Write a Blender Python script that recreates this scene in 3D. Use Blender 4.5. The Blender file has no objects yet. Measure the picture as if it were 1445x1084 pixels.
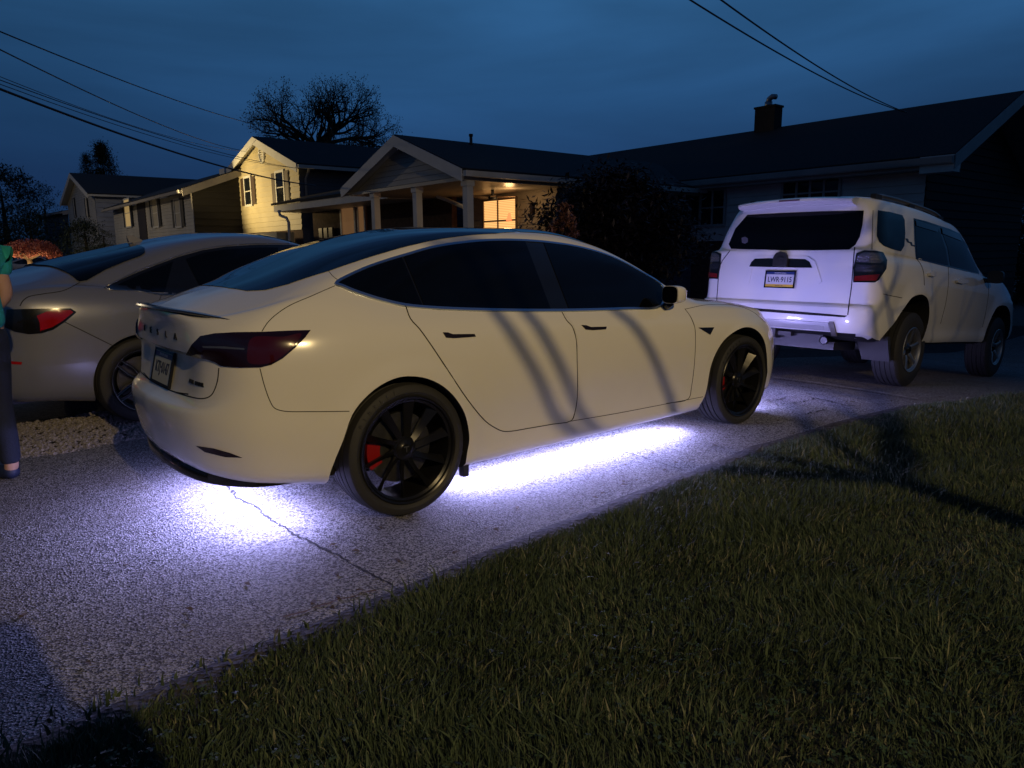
import bpy, bmesh, math, random
import numpy as np
from mathutils import Vector, Matrix, geometry
from mathutils.bvhtree import BVHTree
random.seed(7); rng=np.random.default_rng(7)
SC=bpy.context.scene; COL=SC.collection
# ------------------------------------------------------------------ camera
CAM=Vector((-1.78588,-3.83363,1.28628)); FW=Vector((.62741723,.75747416,-.18050074))
RT=Vector((.76897663,-.63920643,-.00949117)); UP=Vector((.12256655,.13284592,.98352905)); FPX=1014.578
def ray(px,py): return FW+RT*((px-722.5)/FPX)-UP*((py-542)/FPX)
def at(px,py,d):
    """point seen at (px,py) of the photograph, d metres ahead of the camera along the ground"""
    r=ray(px,py); h=Vector((.63789475,.77012355,0)); return CAM+r*(d/r.dot(h))
def ground(px,py,z=0.0):
    r=ray(px,py); return CAM+r*((z-CAM.z)/r.z)
cd=bpy.data.cameras.new('camera'); cam=bpy.data.objects.new('camera',cd); COL.objects.link(cam)
M=Matrix((RT,UP,-FW)).transposed().to_4x4(); M.translation=CAM; cam.matrix_world=M
cd.sensor_width=36; cd.lens=FPX/1445*36; cd.clip_end=2000; cd.clip_start=.05; SC.camera=cam
LAMP=Vector((-2.15,-14.5,7.3))
# ------------------------------------------------------------------ materials
MAT={}
def nn(t,typ,**k):
    n=t.nodes.new(typ)
    for a,b in k.items():
        if a.startswith('i_'): n.inputs[a[2:].replace('_',' ')].default_value=b
        else: setattr(n,a,b)
    return n
def mat(name,col,rough=.5,metal=0,coat=0,spec=.5,em=None,es=0,trans=0,var=0,vscale=8,bump=0,bscale=40,var2=None):
    if name in MAT: return MAT[name]
    m=bpy.data.materials.new(name); m.use_nodes=True; t=m.node_tree; b=t.nodes['Principled BSDF']; L=t.links
    I=b.inputs; I['Base Color'].default_value=(*col,1); I['Roughness'].default_value=rough; I['Metallic'].default_value=metal
    I['Coat Weight'].default_value=coat; I['Coat Roughness'].default_value=.03; I['Specular IOR Level'].default_value=spec
    if trans: I['Transmission Weight'].default_value=trans
    if em: I['Emission Color'].default_value=(*em,1); I['Emission Strength'].default_value=es
    tc=nn(t,'ShaderNodeTexCoord')
    if var:
        n=nn(t,'ShaderNodeTexNoise'); n.inputs['Scale'].default_value=vscale; n.inputs['Detail'].default_value=6
        L.new(tc.outputs['Object'],n.inputs['Vector'])
        r=nn(t,'ShaderNodeValToRGB'); r.color_ramp.elements[0].position=.3; r.color_ramp.elements[1].position=.7
        lo=[c*(1-var) for c in col]; hi=var2 or [min(1,c*(1+var)) for c in col]
        r.color_ramp.elements[0].color=(*lo,1); r.color_ramp.elements[1].color=(*hi,1)
        L.new(n.outputs['Fac'],r.inputs['Fac']); L.new(r.outputs['Color'],I['Base Color'])
    if bump:
        n=nn(t,'ShaderNodeTexNoise'); n.inputs['Scale'].default_value=bscale; n.inputs['Detail'].default_value=5
        L.new(tc.outputs['Object'],n.inputs['Vector']); bp=nn(t,'ShaderNodeBump'); bp.inputs['Strength'].default_value=bump
        bp.inputs['Distance'].default_value=.01; L.new(n.outputs['Fac'],bp.inputs['Height']); L.new(bp.outputs['Normal'],I['Normal'])
    MAT[name]=m; return m
def paint(name,col,rough=.35,flake=0):
    m=mat(name,col,rough,flake,coat=.9); t=m.node_tree; b=t.nodes['Principled BSDF']
    tc=nn(t,'ShaderNodeTexCoord'); n=nn(t,'ShaderNodeTexNoise'); n.inputs['Scale'].default_value=5; n.inputs['Detail'].default_value=8
    t.links.new(tc.outputs['Object'],n.inputs['Vector'])
    r=nn(t,'ShaderNodeMapRange'); r.inputs['To Min'].default_value=.02; r.inputs['To Max'].default_value=.09
    t.links.new(n.outputs['Fac'],r.inputs['Value']); t.links.new(r.outputs['Result'],b.inputs['Coat Roughness'])
    r2=nn(t,'ShaderNodeMapRange'); r2.inputs['To Min'].default_value=.965; r2.inputs['To Max'].default_value=1.0
    t.links.new(n.outputs['Fac'],r2.inputs['Value'])
    mx=nn(t,'ShaderNodeVectorMath',operation='SCALE'); mx.inputs[0].default_value=col; t.links.new(r2.outputs['Result'],mx.inputs['Scale'])
    t.links.new(mx.outputs['Vector'],b.inputs['Base Color'])
    return m
WHITE=paint('pearl_white_paint',(.79,.77,.71),.2); WHITE2=paint('solid_white_paint',(.8,.8,.8)); SILV=paint('silver_grey_paint',(.22,.23,.28),.28,.35)
GLASS=mat('dark_tinted_glass',(.002,.0022,.0025),.03,spec=.4); BLACK=mat('black_plastic',(.018,.018,.02),.45,bump=.1,bscale=300)
GLOSSBLK=mat('gloss_black',(.008,.008,.009),.12,coat=.5); LINER=mat('wheel_well_liner',(.01,.01,.01),.9)
SEAM=mat('panel_gap',(.006,.006,.006),.8); CHROME=mat('satin_chrome',(.55,.56,.58),.22,1); TYRE=mat('tyre_rubber',(.022,.022,.023),.68,bump=.2,bscale=120)
RIMBLK=mat('black_wheel_metal',(.02,.02,.022),.28,.6); STEEL=mat('brake_steel',(.12,.12,.125),.45,1,var=.2,vscale=30); REDC=mat('red_caliper_paint',(.26,.008,.008),.3,coat=.5)
ALU=mat('machined_alloy',(.45,.45,.45),.42,1); LENS=mat('smoked_red_lens',(.012,.003,.004),.06,coat=.5); LENSRED=mat('red_lens',(.36,.006,.010),.08,coat=1,em=(1,.02,.02),es=0)
LENSCLR=mat('clear_lens',(.12,.12,.13),.2,.5,coat=1)
# ------------------------------------------------------------------ objects
def tag(o,label=None,cat=None,group=None,kind=None):
    if label: o['label']=label
    if cat: o['category']=cat
    if group: o['group']=group
    if kind: o['kind']=kind
    return o
def empty(name,loc=(0,0,0),rot=(0,0,0)):
    o=bpy.data.objects.new(name,None); o.empty_display_size=.2; COL.objects.link(o); o.location=loc; o.rotation_euler=rot; return o
def mesh(name,V,F,m,parent=None,smooth=True,ang=None,mats=None):
    me=bpy.data.meshes.new(name); me.from_pydata([tuple(v) for v in V],[],[tuple(f) for f in F]); me.update()
    o=bpy.data.objects.new(name,me); COL.objects.link(o)
    for q in ([m] if not isinstance(m,(list,tuple)) else m): me.materials.append(q)
    if smooth:
        me.shade_smooth()
        if ang: me.set_sharp_from_angle(angle=math.radians(ang))
    if parent: o.parent=parent
    return o
class MB:
    """collects pieces, then links them as ONE mesh"""
    def __init__(s): s.V=[]; s.F=[]; s.I=[]
    def add(s,V,F,mi=0):
        k=len(s.V); s.V+= [tuple(v) for v in V]; s.F+=[tuple(i+k for i in f) for f in F]; s.I+=[mi]*len(F); return s
    def box(s,a,b,mi=0,Mx=None):
        (x0,y0,z0),(x1,y1,z1)=a,b
        V=[Vector(p) for p in [(x0,y0,z0),(x1,y0,z0),(x1,y1,z0),(x0,y1,z0),(x0,y0,z1),(x1,y0,z1),(x1,y1,z1),(x0,y1,z1)]]
        if Mx: V=[Mx@v for v in V]
        return s.add(V,[(0,3,2,1),(4,5,6,7),(0,1,5,4),(1,2,6,5),(2,3,7,6),(3,0,4,7)],mi)
    def hexa(s,V,mi=0): return s.add(V,[(0,3,2,1),(4,5,6,7),(0,1,5,4),(1,2,6,5),(2,3,7,6),(3,0,4,7)],mi)
    def tube(s,P,r,n=8,mi=0,cap=True):
        P=[Vector(p) for p in P]; R=r if isinstance(r,(list,tuple)) else [r]*len(P); k=len(s.V); up=None
        for i,p in enumerate(P):
            d=(P[min(i+1,len(P)-1)]-P[max(i-1,0)]); d=d.normalized() if d.length>1e-9 else Vector((0,0,1))
            if up is None: up=Vector((0,0,1)) if abs(d.z)<.9 else Vector((1,0,0))
            a=d.cross(up).normalized(); up=a.cross(d).normalized()
            for j in range(n):
                t=2*math.pi*j/n; s.V.append(tuple(p+(a*math.cos(t)+up*math.sin(t))*R[i]))
        for i in range(len(P)-1):
            for j in range(n):
                A=k+i*n+j; B=k+i*n+(j+1)%n; s.F.append((A,B,B+n,A+n)); s.I.append(mi)
        if cap:
            s.F.append(tuple(k+j for j in range(n))[::-1]); s.F.append(tuple(k+(len(P)-1)*n+j for j in range(n))); s.I+=[mi,mi]
        return s
    def lathe(s,prof,n=64,axis='y',mi=0,c=(0,0,0)):
        """prof: (radius, along-axis); revolves round the axis"""
        k=len(s.V); m=len(prof)
        for j in range(n):
            t=2*math.pi*j/n; ct,st=math.cos(t),math.sin(t)
            for r,h in prof:
                v={'y':(r*ct,h,r*st),'z':(r*ct,r*st,h),'x':(h,r*ct,r*st)}[axis]; s.V.append((v[0]+c[0],v[1]+c[1],v[2]+c[2]))
        for j in range(n):
            for i in range(m-1):
                A=k+j*m+i; B=k+((j+1)%n)*m+i; s.F.append((A,A+1,B+1,B)); s.I.append(mi)
        return s
    def build(s,name,m,parent=None,smooth=False,ang=None):
        o=mesh(name,s.V,s.F,m,parent,smooth,ang)
        if isinstance(m,(list,tuple)): o.data.polygons.foreach_set('material_index',s.I)
        return o
def recalc(o):
    bm=bmesh.new(); bm.from_mesh(o.data); bmesh.ops.recalc_face_normals(bm,faces=bm.faces); bm.to_mesh(o.data); bm.free()
def crom(K,n):
    """resample rows of K (k,3) with a centripetal-ish Catmull-Rom, n samples per span (list or int)"""
    K=np.asarray(K,float); k=len(K)
    d=np.maximum(np.linalg.norm(np.diff(K.reshape(k,-1),axis=0),axis=1),1e-6)**.5; t=np.concatenate([[0],np.cumsum(d)])
    m=np.zeros_like(K)
    sl=np.diff(K,axis=0)/np.diff(t).reshape(-1,*([1]*(K.ndim-1)))
    for i in range(1,k-1):
        w0,w1=t[i]-t[i-1],t[i+1]-t[i]; m[i]=(sl[i-1]*w1+sl[i]*w0)/(w0+w1)
    m[0]=sl[0]; m[-1]=sl[-1]
    out=[]
    for i in range(k-1):
        c=n[i] if isinstance(n,(list,tuple)) else n; h=t[i+1]-t[i]
        for j in range(c):
            u=j/c; out.append((2*u**3-3*u*u+1)*K[i]+(u**3-2*u*u+u)*h*m[i]+(-2*u**3+3*u*u)*K[i+1]+(u**3-u*u)*h*m[i+1])
    out.append(K[-1]); return np.array(out)
def bez(P,n=10,closed=False):
    """smooth polyline through 2-D/3-D points"""
    P=[tuple(p) for p in P]
    if closed:
        Q=P[-2:]+P+P[:2]; R=crom(Q,n); return R[2*n:2*n+len(P)*n]
    return crom(P,n)
def loft_body(name,rings,ns,nr,m,parent):
    """rings: (S,R,3) for y>=0; mirrored, floor closed; returns object"""
    K=np.asarray(rings,float)
    A=crom(K,ns)                      # along stations
    B=crom(np.swapaxes(A,0,1),nr); B=np.swapaxes(B,0,1)   # (S,R,3)
    S,R=B.shape[:2]; V=[]; F=[]
    for i in range(S):
        for j in range(R): V.append(B[i,j])
    for i in range(S):
        for j in range(R): V.append(B[i,j]*[1,-1,1])
    o=S*R
    for i in range(S-1):
        for j in range(R-1):
            a=i*R+j; F.append((a,a+1,a+R+1,a+R)); F.append((o+a,o+a+R,o+a+R+1,o+a+1))
        a=i*R; F.append((a,a+R,o+a+R,o+a))
    bm=bmesh.new(); vs=[bm.verts.new(v) for v in V]
    for f in F:
        try: bm.faces.new([vs[q] for q in f])
        except ValueError: pass
    bmesh.ops.remove_doubles(bm,verts=bm.verts,dist=.0006)
    bmesh.ops.dissolve_degenerate(bm,dist=.0003,edges=bm.edges)
    bmesh.ops.recalc_face_normals(bm,faces=bm.faces)
    me=bpy.data.meshes.new(name); bm.to_mesh(me); bm.free()
    ob=bpy.data.objects.new(name,me); COL.objects.link(ob); ob.parent=parent
    for q in m: me.materials.append(q)
    me.shade_smooth(); return ob
def cut(ob,cutters,mi):
    """boolean-subtract closed cutter meshes; cut faces take slot mi"""
    for c in cutters:
        c.parent=ob.parent
        md=ob.modifiers.new('b','BOOLEAN'); md.operation='DIFFERENCE'; md.object=c; md.solver='EXACT'
    bpy.context.view_layer.update(); dg=bpy.context.evaluated_depsgraph_get()
    me=bpy.data.meshes.new_from_object(ob.evaluated_get(dg)); ob.modifiers.clear(); old=ob.data; ob.data=me; me.name=ob.name
    for c in cutters: bpy.data.objects.remove(c)
class Car:
    """body surface in the car's own frame; photograph pixels are cast on to it"""
    def __init__(s,root): s.root=root; bpy.context.view_layer.update(); s.W=root.matrix_world.copy(); s.WI=s.W.inverted()
    def surf(s,ob):
        bm=bmesh.new(); bm.from_mesh(ob.data); bm.verts.ensure_lookup_table()
        s.T=BVHTree.FromBMesh(bm,epsilon=0); s.me=ob.data; bm.free(); return s
    def cast(s,o,d): return s.T.ray_cast(o,d.normalized(),60)
    def px(s,x,y):
        o=s.WI@CAM; d=(s.WI.to_3x3()@ray(x,y)); h=s.cast(o,d); return (h[0],h[1]) if h[0] else None
    def pl(s,P,n=8,closed=False,smooth=True):
        Q=bez(P,n,closed) if smooth else P; out=[]
        for q in Q:
            h=s.px(*q)
            if h: out.append(h)
        return out
    def seam(s,name,P,m=None,r=.0025,n=8,mirror=True,closed=False,smooth=True,off=0,parent=None):
        H=s.pl(P,n,closed,smooth)
        if len(H)<2: return None
        L=[h[0]+h[1]*off for h in H]
        if closed: L.append(L[0])
        if mirror: MB().tube([Vector((v.x,-v.y,v.z)) for v in L],r,6).build(name,m or SEAM,parent or s.root,True)
        return MB().tube(L,r,6).build(name,m or SEAM,parent or s.root,True)
    def patch(s,name,P,m,off=.002,step=6,n=6,mirror=False,smooth=True,thick=0,parent=None,caster=None,sides=(1,)):
        """a panel lying on the body inside a photograph-pixel outline"""
        O=[Vector((q[0],q[1])) for q in (bez(P,n,True) if smooth else P)]
        D=[]
        for i,a in enumerate(O):
            b=O[(i+1)%len(O)]; k=max(1,int((b-a).length/step)); D+= [a+(b-a)*j/k for j in range(k)]
        O=D; x0=min(q.x for q in O); x1=max(q.x for q in O); y0=min(q.y for q in O); y1=max(q.y for q in O)
        pts=list(O); ne=len(O)
        def inside(p):
            c=False
            for i in range(ne):
                a,b=O[i],O[i-1]
                if (a.y>p.y)!=(b.y>p.y) and p.x<(b.x-a.x)*(p.y-a.y)/(b.y-a.y)+a.x: c=not c
            return c
        dm=step*.55; yy=y0+step/2; r=0
        while yy<y1:
            xx=x0+(step/2 if r%2 else step)
            while xx<x1:
                p=Vector((xx,yy))
                if inside(p) and min((p-q).length for q in O)>dm: pts.append(p)
                xx+=step
            yy+=step; r+=1
        vv,ee,ff,ov,_,_=geometry.delaunay_2d_cdt(pts,[],[list(range(ne))],1,1e-5)
        cf=caster or s.px; H=[cf(v.x,v.y) for v in vv]; V=[]; ok=[]
        for h in H:
            ok.append(h is not None)
            V.append(h[0]+h[1]*off if h else Vector((0,0,0)))
        F=[f for f in ff if all(ok[i] for i in f)]
        out=[]
        for sd in (sides if not mirror else (1,-1)):
            W=[Vector((v.x,v.y*sd,v.z)) for v in V]
            bm=bmesh.new(); vs=[bm.verts.new(w) for w in W]
            for f in F:
                try: bm.faces.new([vs[q] for q in f])
                except ValueError: pass
            bmesh.ops.delete(bm,geom=[v for v in bm.verts if not v.link_faces],context='VERTS')
            bm.normal_update()
            # face outwards from the body axis
            cen=Vector((sum(w.x for w in W)/len(W),0,.6)); sg=sum((f.normal.dot(f.calc_center_median()-cen))*f.calc_area() for f in bm.faces)
            if sg<0: bmesh.ops.reverse_faces(bm,faces=bm.faces)
            if thick:
                bm.normal_update(); g=bmesh.ops.extrude_face_region(bm,geom=list(bm.faces))
                top=[e for e in g['geom'] if isinstance(e,bmesh.types.BMVert)]
                nv={v:v.normal.copy() for v in top}
                for v in top: v.co+=nv[v]*thick
                bmesh.ops.recalc_face_normals(bm,faces=bm.faces)
            me=bpy.data.meshes.new(name); bm.to_mesh(me); bm.free()
            o=bpy.data.objects.new(name,me); COL.objects.link(o); o.parent=parent or s.root; me.materials.append(m); me.shade_smooth()
            if thick: me.set_sharp_from_angle(angle=math.radians(40))
            out.append(o)
        return out if mirror or len(sides)>1 else out[0]
    def arch(s,P,zlow=.05,ymin=.62,ymax=1.3,close=None):
        H=[h[0] for h in s.pl(P,3,smooth=True) if h[0].y<-.6]; Q=[(h.x,h.z) for h in H]; Q=Q+[(Q[-1][0],zlow),(Q[0][0],zlow)]
        s.Q=Q; out=[]
        for sd in (1,-1):
            n=len(Q); b=MB(); b.add([(x,sd*ymin,z) for x,z in Q]+[(x,sd*ymax,z) for x,z in Q],[(i,(i+1)%n,n+(i+1)%n,n+i) for i in range(n)]+[tuple(range(n))[::-1],tuple(range(n,2*n))])
            o=b.build('cutter',LINER); recalc(o); out.append(o)
        return out
def liner_faces(ob,Qs,y0,tol=.004):
    def dist(Q,x,z):
        m=9
        for (ax,az),(bx,bz) in zip(Q,Q[1:]+Q[:1]):
            dx,dz=bx-ax,bz-az; L=dx*dx+dz*dz or 1e-9; t=max(0,min(1,((x-ax)*dx+(z-az)*dz)/L)); m=min(m,math.hypot(x-ax-dx*t,z-az-dz*t))
        return m
    def ins(Q,x,z):
        c=False
        for i in range(len(Q)):
            a,b=Q[i],Q[i-1]
            if (a[1]>z)!=(b[1]>z) and x<(b[0]-a[0])*(z-a[1])/(b[1]-a[1])+a[0]: c=not c
        return c
    for p in ob.data.polygons:
        c=p.center; n=p.normal
        if abs(c.y)<y0-.01: continue
        for Q in Qs:
            if (dist(Q,c.x,c.z)<tol and abs(n.y)<.25) or (abs(abs(c.y)-y0)<.002 and ins(Q,c.x,c.z)): p.material_index=1
def smooth_n(me,a=35): me.shade_smooth(); me.set_sharp_from_angle(angle=math.radians(a))
def text(name,s,size,M4,m,parent=None,depth=.002,ax='CENTER',sx=1,bold=0):
    cu=bpy.data.curves.new(name,'FONT'); cu.body=s; cu.size=size; cu.extrude=depth; cu.align_x=ax; cu.align_y='CENTER'; cu.offset=bold; cu.resolution_u=3
    o=bpy.data.objects.new(name,cu); COL.objects.link(o); bpy.context.view_layer.update()
    me=bpy.data.meshes.new_from_object(o.evaluated_get(bpy.context.evaluated_depsgraph_get())); bpy.data.objects.remove(o)
    me.transform(M4@Matrix.Diagonal((sx,1,1,1))); me.materials.clear(); me.materials.append(m)
    q=bpy.data.objects.new(name,me); COL.objects.link(q)
    if parent: q.parent=parent
    return q
def frame(o,x,y):
    """4x4 with local x, y axes and origin"""
    x=Vector(x).normalized(); z=x.cross(Vector(y)).normalized(); y=z.cross(x); M_=Matrix((x,y,z)).transposed().to_4x4(); M_.translation=o; return M_
def cyl(r,y0,y1,x,z,n=96):
    b=MB(); V=[(x+r*math.cos(2*math.pi*i/n),y0,z+r*math.sin(2*math.pi*i/n)) for i in range(n)]+[(x+r*math.cos(2*math.pi*i/n),y1,z+r*math.sin(2*math.pi*i/n)) for i in range(n)]
    F=[(i,(i+1)%n,n+(i+1)%n,n+i) for i in range(n)]+[tuple(range(n))[::-1],tuple(range(n,2*n))]
    b.add(V,F); o=b.build('cutter',LINER); recalc(o); return o
# ================================================================== electric sedan (world frame = its frame)
def plan_rings(PL,LV,TOP):
    """PL: plan points; LV: per station list of (z,off); TOP: per station list of 3-D points"""
    P=np.array(PL,float); T=np.zeros_like(P); T[1:-1]=P[2:]-P[:-2]; T[0]=(0,1); T[-1]=(0,-1)
    T/=np.linalg.norm(T,axis=1)[:,None]; R=[]
    for i,(p,t) in enumerate(zip(P,T)):
        n=np.array([-t[1],t[0]]);
        if i==0: n=np.array([-1,0])
        if i==len(P)-1: n=np.array([1,0])
        if 0<i<len(P)-1 and n[1]<0: n=-n
        row=[(p[0]-n[0]*o,max(0,p[1]-n[1]*o),z) for z,o in LV[i]]
        if i in (0,len(P)-1): row=[(a,0,c) for a,b,c in row]
        R.append(row+[tuple(q) for q in TOP[i]])
    return R
PLT=[(-.962,0),(-.944,.34),(-.885,.59),(-.735,.775),(-.50,.862),(-.25,.905),(0,.922),(.35,.918),(.9,.908),(1.5,.908),(2.1,.912),(2.5,.920),(2.875,.922),(3.2,.895),(3.41,.815),(3.565,.68),(3.67,.42),(3.71,0)]
re=[(.285,.12),(.33,.045),(.42,.018),(.53,0),(.605,.010),(.645,.075),(.825,.125),(.850,.088),(.96,.085)]
LVT=[re,
 [(.285,.11),(.33,.045),(.42,.018),(.53,0),(.605,.010),(.645,.068),(.828,.112),(.853,.078),(.955,.08)],
 [(.275,.10),(.32,.045),(.42,.016),(.53,0),(.61,.008),(.65,.042),(.835,.062),(.862,.044),(.95,.065)],
 [(.26,.09),(.30,.04),(.40,.014),(.52,0),(.63,.006),(.72,.012),(.82,.018),(.91,.035),(.98,.07)],
 [(.24,.09),(.28,.035),(.38,.012),(.51,0),(.62,.002),(.73,.004),(.84,.012),(.93,.035),(1.02,.085)],
 [(.20,.09),(.25,.03),(.36,.010),(.50,0),(.62,0),(.74,.003),(.86,.014),(.95,.040),(1.04,.10)],
 [(.18,.09),(.23,.03),(.34,.008),(.48,0),(.60,0),(.73,.002),(.85,.012),(.93,.035),(1.00,.085)],
 [(.165,.10),(.20,.045),(.29,.035),(.42,.024),(.56,.008),(.70,.002),(.82,.010),(.90,.028),(.965,.065)],
 [(.16,.10),(.195,.05),(.28,.045),(.40,.034),(.55,.010),(.68,.002),(.80,.008),(.88,.022),(.935,.055)],
 [(.16,.10),(.195,.05),(.28,.045),(.40,.034),(.54,.010),(.67,.001),(.78,.007),(.85,.022),(.905,.055)],
 [(.16,.10),(.20,.045),(.29,.038),(.41,.026),(.54,.008),(.66,0),(.76,.008),(.83,.024),(.885,.06)],
 [(.165,.10),(.22,.035),(.32,.02),(.43,.008),(.55,0),(.65,0),(.74,.006),(.80,.022),(.86,.06)],
 [(.17,.09),(.23,.03),(.33,.010),(.44,0),(.54,0),(.64,0),(.72,.005),(.78,.022),(.835,.06)],
 [(.17,.09),(.22,.03),(.32,.010),(.42,0),(.51,0),(.60,.002),(.68,.010),(.74,.03),(.79,.07)],
 [(.17,.09),(.22,.03),(.31,.010),(.40,0),(.49,0),(.57,.005),(.64,.018),(.695,.045),(.74,.09)],
 [(.17,.10),(.22,.03),(.30,.010),(.38,0),(.46,0),(.54,.010),(.60,.028),(.655,.06),(.70,.10)],
 [(.17,.12),(.22,.04),(.30,.010),(.38,0),(.46,.003),(.53,.015),(.59,.04),(.64,.075),(.69,.12)],
 [(.17,.12),(.22,.04),(.30,.010),(.38,0),(.46,.005),(.53,.02),(.59,.05),(.64,.09),(.69,.13)]]
# top rows: shoulder, glass mid, cant rail, roof quarter, centre
TOPT=[[(-.905,0,1.022),(-.89,0,1.030),(-.87,0,1.040),(-.84,0,1.052),(-.81,0,1.065)],
 [(-.875,.33,1.015),(-.857,.31,1.025),(-.83,.28,1.042),(-.78,.15,1.068),(-.74,0,1.092)],
 [(-.80,.545,1.000),(-.775,.52,1.016),(-.73,.47,1.042),(-.66,.25,1.100),(-.60,0,1.128)],
 [(-.645,.675,1.035),(-.61,.645,1.054),(-.56,.59,1.082),(-.48,.33,1.150),(-.42,0,1.185)],
 [(-.47,.735,1.075),(-.43,.69,1.105),(-.37,.605,1.150),(-.29,.38,1.222),(-.22,0,1.262)],
 [(-.235,.755,1.095),(-.19,.70,1.158),(-.13,.625,1.222),(-.07,.42,1.295),(-.02,0,1.340)],
 [(0,.795,1.05),(.06,.725,1.165),(.14,.625,1.292),(.20,.45,1.363),(.23,0,1.402)],
 [(.35,.815,1.012),(.40,.735,1.165),(.46,.618,1.342),(.49,.46,1.403),(.50,0,1.436)],
 [(.9,.828,.972),(.91,.745,1.15),(.92,.61,1.354),(.92,.46,1.413),(.92,0,1.443)],
 [(1.5,.828,.940),(1.46,.75,1.10),(1.41,.62,1.308),(1.39,.46,1.395),(1.37,0,1.425)],
 [(2.1,.832,.918),(2.04,.78,1.01),(1.95,.695,1.148),(1.84,.50,1.262),(1.72,0,1.322)],
 [(2.5,.835,.892),(2.45,.79,.925),(2.38,.725,.962),(2.28,.50,1.005),(2.16,0,1.06)],
 [(2.875,.835,.868),(2.86,.78,.892),(2.84,.70,.912),(2.76,.45,.93),(2.68,0,.945)],
 [(3.2,.80,.825),(3.18,.74,.847),(3.15,.66,.866),(3.1,.42,.882),(3.05,0,.895)],
 [(3.33,.71,.775),(3.32,.65,.80),(3.31,.58,.82),(3.29,.36,.848),(3.27,0,.86)],
 [(3.46,.57,.735),(3.455,.50,.76),(3.45,.44,.778),(3.45,.26,.805),(3.45,0,.815)],
 [(3.545,.34,.72),(3.54,.30,.735),(3.54,.25,.75),(3.55,.14,.768),(3.555,0,.775)],
 [(3.59,0,.71),(3.59,0,.72),(3.59,0,.73),(3.59,0,.74),(3.585,0,.75)]]
sed=empty('electric_sedan'); tag(sed,'pearl white four-door electric sedan with red brake calipers and bright light glowing underneath','car')
body=loft_body('body',plan_rings(PLT,LVT,TOPT),[7,7,7,8,8,8,10,16,17,17,12,11,10,8,7,6,6],[2,3,3,4,3,4,3,4,3,3,5,5,5,6],[WHITE,LINER],sed)
for v in body.data.vertices:      # flared lips round the wheel arches
    for x in (0,2.875):
        r=math.hypot(v.co.x-x,v.co.z-.334)
        if abs(v.co.y)>.7 and r<.47 and v.co.z<.85:
            t=min(1,max(0,(.455-r)/.045)); v.co.y+=math.copysign(.010*t*t*(3-2*t),v.co.y)
T=Car(sed).surf(body)
Wx=(0,2.875)
A1=[(461.4,684),(466,667.4),(474.4,645),(484.5,620.7),(496.7,586),(512.9,563.9),(537.3,543.6),(565,532),(595.6,532.5),(618.8,541),(634.3,552.5),(645.9,566),(655.6,583),(660.6,601.6),(662.4,621),(659.5,638.4),(657.5,653)]
A2=[(983.5,577.5),(994,560),(998,545),(1002.4,519.6),(1009.8,499),(1021,481),(1033.8,469.8),(1048.6,462.4),(1060,462.4),(1070.7,468.5),(1078.5,481),(1082,500),(1083,525)]
C1=T.arch(A1); Q1=T.Q; C2=T.arch(A2); Q2=T.Q
cut(body,C1+C2,1); liner_faces(body,[Q1,Q2],.62)
for p in body.data.polygons:
    if p.normal.z<-.9 and p.center.z<.3: p.material_index=1
smooth_n(body.data,38)

def gcast(x,y):
    h=T.T.ray_cast(Vector((x/100,y/100,3)),Vector((0,0,-1))); return (h[0],h[1]) if h[0] else None
# glass roof and rear window
edge=[(375,409.6),(407,401.5),(464,383),(504.8,369),(545,356.5),(586,345.5),(640,335.2),(700.6,330.2)]
E=[T.px(*q)[0] for q in edge]; E=[(v.x,abs(v.y)) for v in E if v.x<.9]
bot=[T.px(*q)[0] for q in [(301.8,406),(325,408.5),(350,409.8)]]; B0=[(v.x,v.y) for v in bot]
xb=sum(b[0] for b in B0)/len(B0)
R_=[(x,-y) for x,y in E]+[(1.02,-.515)]
outl=[(R_[0][0]-.09,0),(R_[0][0]-.085,-.22),(R_[0][0]-.055,R_[0][1]*.80)]+R_
outl=outl+[(x,-y) for x,y in reversed(outl[1:])]
T.patch('glass_roof',[(x*100,y*100) for x,y in outl],GLASS,off=.003,step=4,n=4,caster=gcast,smooth=False)
ws=[(1.035,-.52),(1.35,-.53),(1.7,-.57),(2.0,-.63),(2.25,-.68),(2.36,-.55),(2.42,-.3),(2.44,0)]; ws=ws+[(x,-y) for x,y in reversed(ws[:-1])]
T.patch('windshield',[(x*100,y*100) for x,y in ws],GLASS,off=.003,step=4,n=3,caster=gcast,smooth=False)
# side glass
top=[(474.4,401),(504.8,384),(537,371.5),(577.9,358.9),(612,349.5),(660.4,342.2),(700.6,339.6),(740.7,340.2),(780.9,343.6),(821,350.4),(861,362.5),(901,382.5),(934,404)]
low=[(936,418),(931,432.5),(881,435.9),(793,438.3),(700.6,438),(620,435.4),(572,431.2),(540,424),(517,417.2),(496.7,410),(482.5,404)]
def lerp_at(P,x):
    for a,b in zip(P,P[1:]):
        if min(a[0],b[0])<=x<=max(a[0],b[0]): return a[1]+(b[1]-a[1])*(x-a[0])/(b[0]-a[0]+1e-9)
tp=[tuple(q) for q in bez(top,6)]; lw=[tuple(q) for q in bez(low,6)]
def window(xt0,xl0,xt1,xl1):
    A=[q for q in tp if xt0<q[0]<xt1]; Bq=[q for q in lw if xl0<q[0]<xl1]
    P=[]
    if xt0>480: P.append((xt0,lerp_at(tp,xt0)))
    P+=A
    if xt1<930: P+=[(xt1,lerp_at(tp,xt1)),(xl1,lerp_at(lw,xl1))]
    P+=Bq
    if xl0>490: P.append((xl0,lerp_at(lw,xl0)))
    return P
for P in (window(0,0,566,596),window(569,599,740,777),window(766,803,2000,2000)):
    for o in T.patch('side_window',P,GLASS,off=.006,step=6,mirror=True,smooth=False): pass
T.patch('window_surround',window(0,0,2000,2000),GLOSSBLK,off=.0025,step=6,mirror=True,smooth=False)
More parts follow.
